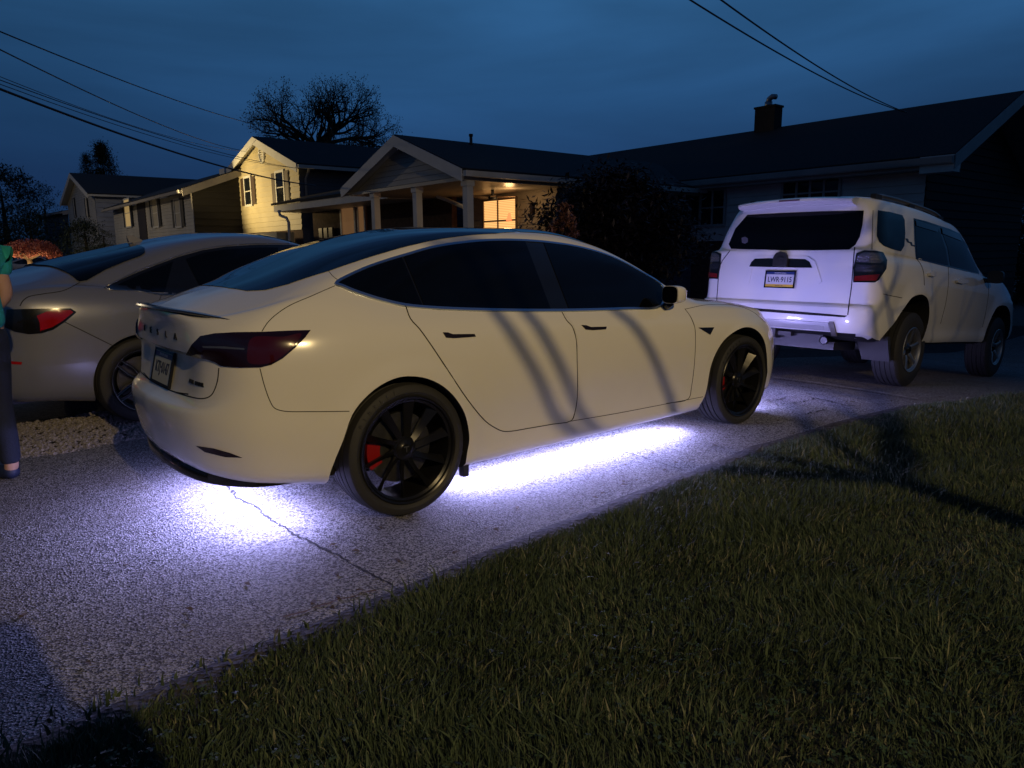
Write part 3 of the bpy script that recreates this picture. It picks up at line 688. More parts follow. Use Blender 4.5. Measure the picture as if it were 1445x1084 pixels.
V_.patch('side_decal',P,BADGE,off=.002,step=2,mirror=True,smooth=False)
V_.patch('window_sticker',[(1047,336),(1052,334),(1056,337),(1056,342),(1052,344.5),(1047.5,343)],mat('grey_sticker',(.10,.10,.13),.5),off=.008,step=2,smooth=False)
# bumper
V_.patch('bumper_pad',[(1070,449),(1110,451.5),(1150,454),(1170,455.5),(1171,466.5),(1120,462.5),(1085,459.5),(1074,455)],mat('silver_bumper_pad',(.42,.42,.44),.35,.3),off=.004,step=4,smooth=False,thick=.012)
V_.patch('bumper_end_cap',[(1171,453.5),(1177,454),(1182,472),(1174,471.5)],mat('tan_grey_trim',(.13,.12,.11),.4),off=.006,step=3,smooth=False,thick=.016)
V_.patch('bumper_recess',[(1117,456.5),(1163,460),(1163.5,465.5),(1118,461.5)],mat('silver_bumper_pad',(.4,.4,.4)),off=.017,step=4,smooth=False,thick=.006)
MB().box((-1.02,-.60,.36),(-.55,.55,.44)).box((-1.05,-.50,.42),(-.95,.60,.50)).build('rear_valance',BLACK,suv)
b=MB(); b.tube([(-.4,-.50,.47),(-.9,-.50,.46),(-1.08,-.52,.45)],[.036,.036,.04],16,cap=False).tube([(-.9,-.50,.46),(-1.075,-.52,.45)],[.032,.034],16); b.build('exhaust_pipe',STEEL,suv,True,50)
MB().box((-1.16,-.05,.44),(-.9,.05,.53)).box((-1.12,-.20,.47),(-1.0,.20,.51)).build('tow_hitch',BLACK,suv)
MB().tube([(-.9,-.35,.42),(-.5,.0,.36),(.1,.1,.36),(.3,-.3,.36)],.05,8).tube([(0,-.85,.385),(0,.85,.385)],.06,8).build('rear_axle',BLACK,suv,True)
for s_ in (-1,1):
    b=MB(); b.hexa([(-.50,s_*.66,.27),(-.47,s_*.66,.27),(-.47,s_*.93,.27),(-.50,s_*.93,.27),(-.62,s_*.62,.52),(-.55,s_*.62,.52),(-.55,s_*.93,.52),(-.62,s_*.93,.52)])
    b.build('mud_flap',mat('flap_rubber',(.05,.05,.055),.55),suv)
plate(suv,None,Vector((-1.088,-.005,1.030)),(0,-1,0),(.06,0,1),'LWR·9115',PW,mat('plate_navy',(.02,.025,.08),.5),GLOSSBLK,[(.050,.076,PB,'PENNSYLVANIA',.018,PW),(-.076,-.050,PY,'visitPA.com',.018,mat('plate_navy',(0,0,0)))],.075)
for x in (0,2.79):
    for s_ in (-1,1): wheel(suv,x,.945,.385,.388,.232,.27,s_,'six')
# ================================================================== silver sedan on the neighbouring drive
ac=empty('silver_sedan',(-.57,3.12,.0),(0,0,.1188)); tag(ac,'silver grey sedan with a red tail light and shark-fin aerial beside the gravel strip','car')
PLA=[(x*1.13 if x<0 else x*.985,y*1.005) for x,y in PLT]
RA=plan_rings(PLA,[[(z+(.02 if z>.6 else 0)+(.02 if i<5 and z>.8 else 0),o*(.45 if i<3 and 3<k<8 else 1)) for k,(z,o) in enumerate(r)] for i,r in enumerate(LVT)],
 [[((x*1.16 if x<0 else x*.985),y*1.0,z+[.03,.03,.03,.02,.005,-.02,-.025,.0,.045,.05,.045,.03,.02,.02,.02,.02,.02,.02][i]) for x,y,z in r] for i,r in enumerate(TOPT)])
abody=loft_body('body',RA,[6,6,6,7,7,7,8,10,10,10,8,7,7,6,6,5,5],[2,2,2,3,2,3,2,3,3,3,4,4,4],[SILV,LINER],ac)
A_=Car(ac).surf(abody)
cut(abody,[cyl(.365,s*.62,s*1.2,x,.334) for x in (0,2.83) for s in (-1,1)],1)
for p in abody.data.polygons:
    c=p.center
    if abs(c.y)>.60 and abs(c.y)<.95 and any(math.hypot(c.x-x,c.z-.334)<.3658 for x in (0,2.83)): p.material_index=1
    elif p.normal.z<-.9 and c.z<.3: p.material_index=1
smooth_n(abody.data,38)
DLO=[(146.6,406.3),(186.4,387.8),(219.6,374.5),(252.9,362.5),(286,353.4),(319,348.2),(363.6,345.6),(407.9,345.6),(439,346.5),(470,350),(500,356),(530,366),(545,380),(540,400),(500,406),(440,408),(380,410),(300,413.5),(244,416),(226.3,416),(188.6,409.8),(155.4,408.5)]
A_.patch('window_surround',DLO,GLOSSBLK,off=.003,step=6,mirror=True,smooth=False)
A_.patch('side_window',[(166,402),(200,387),(228,376),(244,369.5),(232,413),(210,411.5),(188,407.5)],GLASS,off=.007,step=5,mirror=True,smooth=False)
A_.patch('side_window',[(262,366),(290,357),(320,352.5),(363,350),(392,350),(388,404),(340,407.5),(285,411)],GLASS,off=.007,step=6,mirror=True,smooth=False)
A_.patch('side_window',[(402,350),(440,351),(470,355),(500,362),(528,372),(533,396),(480,402),(412,404)],GLASS,off=.007,step=6,mirror=True,smooth=False)
A_.seam('window_trim',[(146.6,406.3),(155.4,409.2),(188.6,410.6),(226.3,416.5),(244,416.5),(300,414)],CHROME,r=.004,n=5,off=.004)
A_.seam('roof_trim',[(150,404.5),(186.4,386),(219.6,372.8),(252.9,360.6),(286,351.6),(319,346.6),(363.6,344),(407.9,344)],mat('satin_trim',(.35,.35,.38),.3,.8),r=.005,n=5,off=.004)
def gA(x,y):
    h=A_.T.ray_cast(Vector((x/100,y/100,3)),Vector((0,0,-1))); return (h[0],h[1]) if h[0] else None
ea=[A_.px(*q)[0] for q in [(112,398),(150,381),(180,368.5),(205,357.5)]]; ea=[(v.x,-abs(v.y)) for v in ea]
rg=[(ea[0][0]-.10,0),(ea[0][0]-.09,-.25),(ea[0][0]-.03,ea[0][1]*.93)]+ea+[(ea[3][0]+.05,-.25),(ea[3][0]+.06,0)]; rg=rg+[(x,-y) for x,y in rg[-2:0:-1]]
A_.patch('rear_window',[(x*100,y*100) for x,y in rg],GLASS,off=.010,step=3,n=3,caster=gA)
wg=[(1.30,-.48),(1.6,-.52),(2.0,-.60),(2.22,-.64),(2.33,-.3),(2.35,0)]; wg=wg+[(x,-y) for x,y in wg[::-1][1:]]
A_.patch('windshield',[(x*100,y*100) for x,y in wg],GLASS,off=.004,step=5,n=4,caster=gA,smooth=False)
for o,s_ in zip(A_.patch('taillight',[(10,437),(60,435.8),(99.5,435.5),(107.6,440.6),(92,453.8),(75,465),(58.9,470),(40.6,471.4),(22,468),(8,462)],GLOSSBLK,off=.003,step=5,sides=(1,-1),smooth=False,thick=.008),(1,-1)):
    A_.patch('brake_lamp',[(52,446),(66,440),(85,438),(99,438),(103,441),(88,453),(74,461.5),(57,467),(56,455)],LENSRED,off=.013,step=4,parent=o,sides=(s_,),smooth=False)
A_.patch('reflector',[(8,508.5),(15,509.6),(31.5,511),(30.4,514.7),(18,514)],LENSRED,off=.004,step=3,mirror=True,smooth=False)
A_.seam('panel_gap',[(91.3,454.4),(115,466),(140,478.5),(163.4,490)],r=.003)
A_.seam('panel_gap',[(28,432),(32,425),(40,419),(60,415),(90,410),(112,399)],r=.003,mirror=False)
A_.seam('door_gap',[(228,416.5),(226,421),(224,428),(215,450)],r=.003)
h=gA(36,0)[0]; b=MB(); b.hexa([h+Vector(v) for v in ((-.075,-.022,-.01),(.075,-.010,-.01),(.075,.010,-.01),(-.075,.022,-.01),(-.085,-.005,.048),(-.035,-.004,.052),(-.035,.004,.052),(-.085,.005,.048))]); o=b.build('shark_fin_aerial',mat('fin_grey',(.25,.24,.24),.35,coat=.5),ac); recalc(o)
for s_ in (-1,1): MB().tube([(-1.02,s_*.55,.27),(-1.10,s_*.56,.268)],[.045,.05],12).build('exhaust_tip',CHROME,ac,True,50)
MB().box((-.98,-.55,.22),(-.6,.55,.29)).build('rear_valance',BLACK,ac)
for x in (0,2.83):
    for s_ in (-1,1): wheel(ac,x,.905,.334,.336,.248,.225,s_,'y')
# ================================================================== ground
def gz(x,y):
    s=-.083*max(0,min(x,15)-4.45); return s
def sheet(name,x0,x1,y0f,y1f,nx,ny,m,dz,zf=None,xs=None):
    V=[];F=[]; xs=xs if xs is not None else np.linspace(x0,x1,nx+1)
    for x in xs:
        a,b=y0f(x),y1f(x)
        for j in range(ny+1):
            y=a+(b-a)*j/ny; V.append((x,y,gz(x,y)+dz+(zf(x,y,j/ny) if zf else 0)))
    for i in range(len(xs)-1):
        for j in range(ny): A=i*(ny+1)+j; F.append((A,A+ny+1,A+ny+2,A+1))
    o=mesh(name,V,F,m); return tag(o,kind='structure')
def ground_mat(name,c1,c2,c3,s1,bump,rough=.85,big=None,spk=.5):
    m=bpy.data.materials.new(name); m.use_nodes=True; t=m.node_tree; b=t.nodes['Principled BSDF']; L=t.links
    tc=nn(t,'ShaderNodeTexCoord'); v=nn(t,'ShaderNodeTexVoronoi'); v.inputs['Scale'].default_value=s1; L.new(tc.outputs['Object'],v.inputs['Vector'])
    n=nn(t,'ShaderNodeTexNoise'); n.inputs['Scale'].default_value=s1*.7; n.inputs['Detail'].default_value=3; L.new(tc.outputs['Object'],n.inputs['Vector'])
    n2=nn(t,'ShaderNodeTexNoise'); n2.inputs['Scale'].default_value=1.1; n2.inputs['Detail'].default_value=7; n2.inputs['Roughness'].default_value=.65; L.new(tc.outputs['Object'],n2.inputs['Vector'])
    r=nn(t,'ShaderNodeValToRGB'); e=r.color_ramp.elements; e[0].position=.30; e[0].color=(*c1,1); e[1].position=.72; e[1].color=(*c2,1)
    sv=nn(t,'ShaderNodeSeparateColor'); L.new(v.outputs['Color'],sv.inputs[0]); m9=nn(t,'ShaderNodeMath',operation='MULTIPLY_ADD'); L.new(sv.outputs[0],m9.inputs[0]); m9.inputs[1].default_value=.75; m8=nn(t,'ShaderNodeMath',operation='MULTIPLY_ADD'); L.new(n.outputs['Fac'],m8.inputs[0]); m8.inputs[1].default_value=1.0; m8.inputs[2].default_value=-.36; L.new(m8.outputs[0],m9.inputs[2]); L.new(m9.outputs[0],r.inputs['Fac'])
    mx=nn(t,'ShaderNodeMix',data_type='RGBA'); mx.blend_type='MULTIPLY'; mx.inputs['Factor'].default_value=spk
    L.new(r.outputs['Color'],mx.inputs['A']); L.new(v.outputs['Color'],mx.inputs['B'])
    hs=nn(t,'ShaderNodeHueSaturation'); hs.inputs['Saturation'].default_value=.12; hs.inputs['Value'].default_value=1.25; L.new(mx.outputs['Result'],hs.inputs['Color'])
    m2=nn(t,'ShaderNodeMix',data_type='RGBA'); r2=nn(t,'ShaderNodeMapRange'); r2.inputs['From Min'].default_value=.42; r2.inputs['From Max'].default_value=.72; L.new(n2.outputs['Fac'],r2.inputs['Value'])
    r2.inputs['To Max'].default_value=.6; L.new(r2.outputs['Result'],m2.inputs['Factor']); L.new(hs.outputs['Color'],m2.inputs['A']); m2.inputs['B'].default_value=(*c3,1)
    L.new(m2.outputs['Result'],b.inputs['Base Color']); b.inputs['Roughness'].default_value=rough
    ad=nn(t,'ShaderNodeMath',operation='ADD'); L.new(v.outputs['Distance'],ad.inputs[0]); L.new(n.outputs['Fac'],ad.inputs[1])
    bp=nn(t,'ShaderNodeBump'); bp.inputs['Strength'].default_value=bump; bp.inputs['Distance'].default_value=.006; L.new(ad.outputs[0],bp.inputs['Height']); L.new(bp.outputs['Normal'],b.inputs['Normal'])
    return m
CONC=ground_mat('exposed_aggregate',(.026,.024,.023),(.27,.25,.235),(.095,.074,.062),135,.8,spk=.15)
ASPH=ground_mat('worn_asphalt',(.035,.033,.03),(.10,.09,.08),(.05,.045,.04),60,.8)
SOIL=ground_mat('lawn_soil',(.010,.014,.005),(.025,.034,.014),(.014,.02,.008),30,1,.95)
DIRT=ground_mat('edge_dirt',(.018,.010,.005),(.06,.034,.018),(.03,.018,.010),45,1,.95)
def wav(x): return .018*math.sin(x*2.1)+.012*math.sin(x*5.7+1)+.008*math.sin(x*13+2)
eR=lambda x:float(np.interp(x,[-7,-1.68,-1.19,-.47,.06,.74,2.39,4,5,7,22],[-1.9,-1.66,-1.61,-1.54,-1.49,-1.44,-1.30,-1.38,-1.5,-1.6,-1.9]))+.5*wav(x)
eL=lambda x:1.72+.03*math.sin(x*1.7)+.02*math.sin(x*4.3)
xs=np.concatenate([np.linspace(-7,-3,9)[:-1],np.linspace(-3,7,120),np.linspace(7.2,22,20)])
sheet('driveway',0,0,eR,eL,0,10,CONC,0,xs=xs)
sheet('lawn_soil',0,0,lambda x:-40,lambda x:eR(x)-.14,0,30,SOIL,.0,xs=xs,zf=lambda x,y,t:.012+.02*(1-math.exp((y-eR(x))*3)))
sheet('driveway_edge',0,0,lambda x:eR(x)-.17-.01*math.sin(x*9),lambda x:eR(x)+.012,0,4,DIRT,.004,xs=xs,zf=lambda x,y,t:.014*math.sin(math.pi*min(1,t*1.0))*(1+.5*math.sin(x*23)))
sheet('gravel_bed',0,0,lambda x:eL(x)-.03,lambda x:3.0,0,6,DIRT,-.012,xs=xs)
sheet('neighbour_driveway',0,0,lambda x:2.95,lambda x:7.5,0,6,ASPH,-.006,xs=xs)
V=[(-60,-60,-.9),(220,-60,-1.4),(220,260,-1.4),(-60,260,-.9)]
mesh('terrain',[(-150,-150,-1.5),(300,-150,-1.5),(300,300,-1.5),(-150,300,-1.5)],[(0,1,2,3)],SOIL); tag(bpy.data.objects['terrain'],kind='structure')
sheet('neighbour_lawn',0,0,lambda x:7.45,lambda x:60,0,20,SOIL,-.01,xs=np.concatenate([np.linspace(-60,-7,8)[:-1],xs[:-1],np.linspace(22,70,8)]),zf=lambda x,y,t:0)
sheet('street_verge',0,0,lambda x:-40,lambda x:7.5,0,10,ASPH,-.02,xs=np.linspace(-60,-6.9,8))
# joints and cracks
CR=mat('crack_shadow',(.012,.011,.010),.95)
def crack(P,w,jag,name='driveway_crack',m=CR,dz=.0035):
    Q=[]; r=random.Random(len(P)*7+int(P[0][0]*10))
    G=[ground(*p) for p in P]
    for a,b in zip(G,G[1:]):
        k=max(2,int((b-a).length/.022))
        for i in range(k):
            t=i/k; q=a.lerp(b,t); d=(b-a).normalized(); s=Vector((-d.y,d.x,0)); Q.append((q+s*r.uniform(-jag,jag)*(1 if r.random()<.7 else 2.2),s,w*(.3+r.random()*1.2)))
    V=[];F=[]
    for i,(q,s,ww) in enumerate(Q):
        for e in (-1,1): V.append((q.x+s.x*ww*e/2,q.y+s.y*ww*e/2,gz(q.x,q.y)+dz))
        if i: F.append((2*i-2,2*i-1,2*i+1,2*i))
    return tag(mesh(name,V,F,m,smooth=False),kind='structure')
crack([(318,684),(335,703),(362,716),(380,733),(402,746),(430,762),(455,775),(478,785),(500,799),(525,812),(562,828)],.011,.007)
crack([(402,746),(440,748)],.006,.004); crack([(232,830),(262,818),(305,806)],.006,.004); crack([(330,792),(372,772),(402,762)],.004,.005)
crack([(860,632),(905,645),(968,666)],.008,.0025); crack([(560,826),(612,820)],.004,.004)
crack([(400,872),(440,860),(480,846),(540,832)],.010,.006,m=mat('rusty_stain',(.09,.045,.02),.9))
for P in ([(1103,545),(1128,541),(1150,548)],[(1118,571),(1150,562),(1186,571),(1215,575)],[(1138,585),(1165,578)],[(1092,565),(1112,562)]): crack(P,.016,.012)
crack([(1090,524.5),(1150,531),(1240,545),(1300,556)],.03,.004,name='driveway_joint',m=mat('pale_joint',(.30,.29,.28),.9),dz=.006)
crack([(1092,528),(1150,534.5),(1240,548.5),(1296,559)],.018,.003,name='driveway_joint')
# gravel: stones nobody could count
def scatter_stones(name,N,xf,yf,smin,smax,m):
    V=[];F=[];r=random.Random(3)
    base=[(0,0,.55),(.9,0,0),(.28,.85,.05),(-.73,.5,0),(-.73,-.5,.05),(.28,-.85,0)]
    for i in range(N):
        x=xf(r);y=yf(r,x);s=r.uniform(smin,smax)*(.6+r.random()); a=r.uniform(0,6.3); k=len(V); z=gz(x,y)-.004
        for bx,by,bz in base:
            bx*=1+r.uniform(-.3,.3); by*=.75+r.uniform(-.3,.3); V.append((x+s*(bx*math.cos(a)-by*math.sin(a)),y+s*(bx*math.sin(a)+by*math.cos(a)),z+s*bz*(1+r.uniform(-.3,.3))+.0*s))
        F+=[(k,k+1,k+2),(k,k+2,k+3),(k,k+3,k+4),(k,k+4,k+5),(k,k+5,k+1)]
    return tag(mesh(name,V,F,m,smooth=False),kind='stuff')
STONE=mat('river_gravel',(.22,.20,.19),.8,var=.55,vscale=60)
scatter_stones('gravel',26000,lambda r:r.uniform(-2.6,3.5),lambda r,x:1.66+1.25*r.random()**1.1+.03*math.sin(x*7),.009,.021,STONE)
scatter_stones('grit',5000,lambda r:r.uniform(-2.2,5.0),lambda r,x:eR(x)+.01+abs(r.gauss(0,.10)) if r.random()<.5 else 1.7-abs(r.gauss(0,.25)),.002,.005,STONE)
scatter_stones('edge_stones',1500,lambda r:r.uniform(-2.2,6.5),lambda r,x:eR(x)-.07+r.gauss(0,.03),.004,.010,mat('brown_pebbles',(.12,.08,.05),.9,var=.5,vscale=50))
# grass
def blades(name,N,xy,hmin,hmax,w,m,seg=3,seed=1):
    g=np.random.default_rng(seed); X,Y=xy(g,N); n=len(X)
    hh=g.uniform(hmin,hmax,n)*(1+.35*np.sin(X*3.1+Y*2.3)*np.cos(Y*4.1-X)); a=g.uniform(0,2*np.pi,n); lean=np.abs(g.normal(.45,.32,n)); la=g.uniform(0,2*np.pi,n)+.0
    patch_=np.sin(X*6+np.sin(Y*5)*2)*.9; la=np.where(g.random(n)<.55,patch_*2+g.normal(0,.6,n),la)
    ww=w*g.uniform(.6,1.3,n); Z=np.array([gz(x,0) for x in X])+.010+.02*(1-np.exp(np.minimum(0,(Y+1.45)*3)))
    rows=[]
    for k in range(seg+1):
        t=k/seg; cur=lean*t*t*hh*1.1; px_=X+np.cos(la)*cur; py_=Y+np.sin(la)*cur; pz=Z+hh*t*(1-.28*lean*t)
        wk=ww*(1-t)**.7*.5
        if k<seg: rows.append(np.stack([px_-np.cos(a)*wk,py_-np.sin(a)*wk,pz],-1)); rows.append(np.stack([px_+np.cos(a)*wk,py_+np.sin(a)*wk,pz],-1))
        else: rows.append(np.stack([px_,py_,pz],-1))
    P=np.stack(rows,1); nv=P.shape[1]; me=bpy.data.meshes.new(name)
    b=np.arange(n)[:,None]*nv; quads=[]
    for k in range(seg-1): quads.append(b+np.array([2*k,2*k+1,2*k+3,2*k+2]))
    tri=b+np.array([2*seg-2,2*seg-1,2*seg]); Q=np.concatenate(quads,0) if quads else np.zeros((0,4),int)
    me.vertices.add(n*nv); me.vertices.foreach_set('co',P.reshape(-1).astype(np.float32))
    li=np.concatenate([Q.reshape(-1),tri.reshape(-1)]).astype(np.int32); me.loops.add(len(li)); me.loops.foreach_set('vertex_index',li)
    ls=np.concatenate([np.arange(len(Q))*4,len(Q)*4+np.arange(n)*3]).astype(np.int32); me.polygons.add(len(ls)); me.polygons.foreach_set('loop_start',ls)
    me.update(calc_edges=True); me.validate(); me.materials.append(m); o=bpy.data.objects.new(name,me); COL.objects.link(o); me.shade_smooth(); return tag(o,kind='stuff')
def grass_mat(name,a,b_,c):
    m=bpy.data.materials.new(name); m.use_nodes=True; t=m.node_tree; b=t.nodes['Principled BSDF']; L=t.links
    tc=nn(t,'ShaderNodeTexCoord'); n=nn(t,'ShaderNodeTexNoise'); n.inputs['Scale'].default_value=2.2; n.inputs['Detail'].default_value=4; L.new(tc.outputs['Object'],n.inputs['Vector'])
    wn=nn(t,'ShaderNodeNewGeometry'); r=nn(t,'ShaderNodeValToRGB'); e=r.color_ramp.elements; e[0].color=(*a,1); e[1].color=(*b_,1); x=e.new(.93); x.color=(*b_,1); e[-1].position=1.0; y=r.color_ramp.elements; y[1].position=.93; y[-1].color=(*c,1)
    ad=nn(t,'ShaderNodeMath',operation='MULTIPLY_ADD'); L.new(n.outputs['Fac'],ad.inputs[0]); ad.inputs[1].default_value=.5
    m2=nn(t,'ShaderNodeMath',operation='MULTIPLY'); L.new(wn.outputs['Random Per Island'],m2.inputs[0]); m2.inputs[1].default_value=.78; L.new(m2.outputs[0],ad.inputs[2]); L.new(ad.outputs[0],r.inputs['Fac'])
    L.new(r.outputs['Color'],b.inputs['Base Color']); b.inputs['Roughness'].default_value=.65; b.inputs['Specular IOR Level'].default_value=.2
    return m
GR=grass_mat('grass_blades',(.022,.040,.021),(.075,.105,.060),(.19,.19,.13))
def lawn_near(g,N):
    X=g.uniform(-2.4,7.4,N*3); Y=g.uniform(-5.2,-1.5,N*3)
    e=np.array([eR(x) for x in X])-.135+.03*np.sin(X*11)
    # density follows nearness to the viewer
    d=np.hypot(X+1.79,Y+3.83); k=(Y<e)&(d>.3)&(X-(-1.79)<7.6)&(g.random(N*3)<np.clip(2.6/d,0,1))&((Y+3.83)>-.62*(X+1.79)-.6)
    return X[k][:N],Y[k][:N]
blades('lawn_grass',300000,lawn_near,.025,.055,.0040,GR,3,1)
blades('lawn_grass_tufts',9000,lambda g,N:lawn_near(g,N),.05,.095,.0055,GR,4,5)
def lawn_far(g,N):
    X=g.uniform(-7,16,N*2); Y=-1.6-np.abs(g.exponential(4,N*2)); k=(Y>-25); return X[k][:N],Y[k][:N]
blades('lawn_grass_far',70000,lawn_far,.03,.07,.011,GR,2,3)
def edge_f(g,N):
    X=g.uniform(-2.4,7,N); return X,np.array([eR(x) for x in X])-.14+g.normal(0,.022,N)
blades('edge_grass',9000,edge_f,.015,.045,.004,GR,3,8)
# clover between the blades
V=[];F=[];r=random.Random(5)
for i in range(1300):
    cx,cy=r.choice([(-.6,-3.1),(.0,-3.3),(-1.1,-2.6),(.6,-3.0),(-.2,-2.5),(1.4,-2.9),(-1.6,-2.2),(.3,-3.6),(1.0,-3.4)]); x=cx+r.gauss(0,.28);y=cy+r.gauss(0,.22)
    if y>eR(x)-.1: continue
    z=.062+r.uniform(-.01,.015); a=r.uniform(0,6.3)
    for q in range(3):
        t=a+q*2.09; s=r.uniform(.006,.010); k=len(V); tz=r.uniform(-.003,.004)
        V+=[(x,y,z),(x+s*math.cos(t-.6),y+s*math.sin(t-.6),z+tz+.002),(x+s*1.35*math.cos(t-.2),y+s*1.35*math.sin(t-.2),z+tz),(x+s*1.35*math.cos(t+.2),y+s*1.35*math.sin(t+.2),z+tz),(x+s*math.cos(t+.6),y+s*math.sin(t+.6),z+tz+.002)]; F.append((k,k+1,k+2,k+3,k+4))
tag(mesh('clover',V,F,mat('clover_leaf',(.035,.065,.018),.7,var=.4,vscale=20)),kind='stuff')

V=[];F=[];r=random.Random(21)
for i in range(130):
    x=r.uniform(-1.8,5.5); y=eR(x)+abs(r.gauss(0,.35))+.03 if r.random()<.7 else r.uniform(-1.2,1.6); a=r.uniform(0,6.3); s=r.uniform(.010,.024); k=len(V); z=gz(x,y)+.004; c,s_=math.cos(a),math.sin(a)
    for u,v,h in ((-1,0,0),(-.3,.45,.5),(.5,.4,.3),(1.1,0,0),(.5,-.4,.4),(-.3,-.45,.2)): V.append((x+s*(u*c-v*s_),y+s*(u*s_+v*c),z+h*s*.5))
    F.append((k,k+1,k+2,k+3,k+4,k+5))
tag(mesh('leaf_litter',V,F,mat('dry_leaf',(.07,.045,.022),.8,var=.4,vscale=9),smooth=False),kind='stuff')
# ================================================================== houses
def siding_mat(n,c,r=.55): return mat(n,c,r,var=.10,vscale=1.4)
S_CREAM=siding_mat('cream_siding',(.55,.49,.33)); S_WHITE=siding_mat('white_siding',(.42,.41,.39)); S_GREY=siding_mat('grey_siding',(.55,.54,.54)); S_BLUE=siding_mat('slate_siding',(.07,.08,.11))
ROOFM=mat('asphalt_shingles',(.011,.0105,.0105),.9,var=.4,vscale=14,bump=.5,bscale=20); BRICK=mat('dark_brick',(.07,.035,.028),.85,var=.35,vscale=9,bump=.4,bscale=30)
TRIM=mat('white_trim',(.62,.62,.60),.5,var=.08,vscale=3); TRIMG=mat('grey_trim',(.33,.32,.32),.5,var=.1,vscale=3); WGL=mat('window_glass',(.010,.013,.018),.05,coat=.2); SHUT=mat('brown_shutter',(.055,.032,.022),.6); SHUTD=mat('black_shutter',(.012,.012,.014),.6)
CURT=mat('pale_curtain',(.40,.38,.33),.8); WOOD=mat('brown_wood',(.16,.09,.05),.5,var=.2,vscale=6)
class Wall:
    """vertical plane: O origin, u along it, n outward"""
    def __init__(s,O,u,n): s.O=Vector((O[0],O[1],0)); s.u=Vector((u[0],u[1],0)).normalized(); s.n=Vector((n[0],n[1],0)).normalized()
    def P(s,u,z,o=0): return s.O+s.u*u+s.n*o+Vector((0,0,z))
    def uz(s,px,py,o=0):
        r=ray(px,py); t=((s.O+s.n*o-CAM).dot(s.n))/r.dot(s.n); p=CAM+r*t; return (p-s.O).dot(s.u),p.z
    def box(s,b,u0,u1,z0,z1,o0,o1,mi=0):
        return b.hexa([s.P(u0,z0,o0),s.P(u1,z0,o0),s.P(u1,z0,o1),s.P(u0,z0,o1),s.P(u0,z1,o0),s.P(u1,z1,o0),s.P(u1,z1,o1),s.P(u0,z1,o1)],mi)
    def siding(s,name,m,z0,z1,lims,parent,lap=.125,o=0,holes=()):
        b=MB(); z=z0
        while z<z1-.01:
            zt=min(z+lap,z1); a0,a1=lims(z); c0,c1=lims(zt)
            if a1-a0>.05 and c1-c0>.0:
                b.add([s.P(a0,z,o+.16*lap),s.P(a1,z,o+.16*lap),s.P(c1,zt,o+.004),s.P(c0,zt,o+.004)],[(0,1,2,3)]); b.add([s.P(a0,z,o+.004),s.P(a1,z,o+.004),s.P(a1,z,o+.16*lap),s.P(a0,z,o+.16*lap)],[(0,1,2,3)])
            z=zt
        ob=b.build(name,m,parent); recalc(ob); return ob
    def window(s,u0,u1,z0,z1,parent,mull=(),bars=(.5,),glass=None,shut=None,sw=.28,fm=None,fw=.06,curtain=False,name='window'):
        if u0>u1: u0,u1=u1,u0
        O0=s.O.copy(); s.O=s.O+s.n*.026
        b=MB(); fm=fm or TRIM; f=fw
        for a in ((u0-f,u1+f,z0-f,z0),(u0-f,u1+f,z1,z1+f),(u0-f,u0,z0,z1),(u1,u1+f,z0,z1)): s.box(b,*a,.01,.055)
        for m_ in mull: c=u0+(u1-u0)*m_; s.box(b,c-f*.4,c+f*.4,z0,z1,.012,.050)
        w=b.build(name,fm,parent); recalc(w)
        g=MB(); g.add([s.P(u0,z0,.022),s.P(u1,z0,.022),s.P(u1,z1,.022),s.P(u0,z1,.022)],[(0,1,2,3)]); g.build('pane',glass or WGL,w)
        if bars:
            b=MB()
            for q in bars: c=z0+(z1-z0)*q; s.box(b,u0,u1,c-.02,c+.02,.024,.040)
            o=b.build('sash_bar',fm,w); recalc(o)
        if shut:
            for a,c in ((u0-f-sw,u0-f-.01),(u1+f+.01,u1+f+sw)):
                b=MB(); s.box(b,a,c,z0-.03,z1+.03,.012,.035); s.box(b,a+.05,c-.05,z0+.06,(z0+z1)/2-.04,.035,.045); s.box(b,a+.05,c-.05,(z0+z1)/2+.04,z1-.06,.035,.045); o=b.build('shutter',shut,parent); recalc(o)
        s.O=O0
        return w
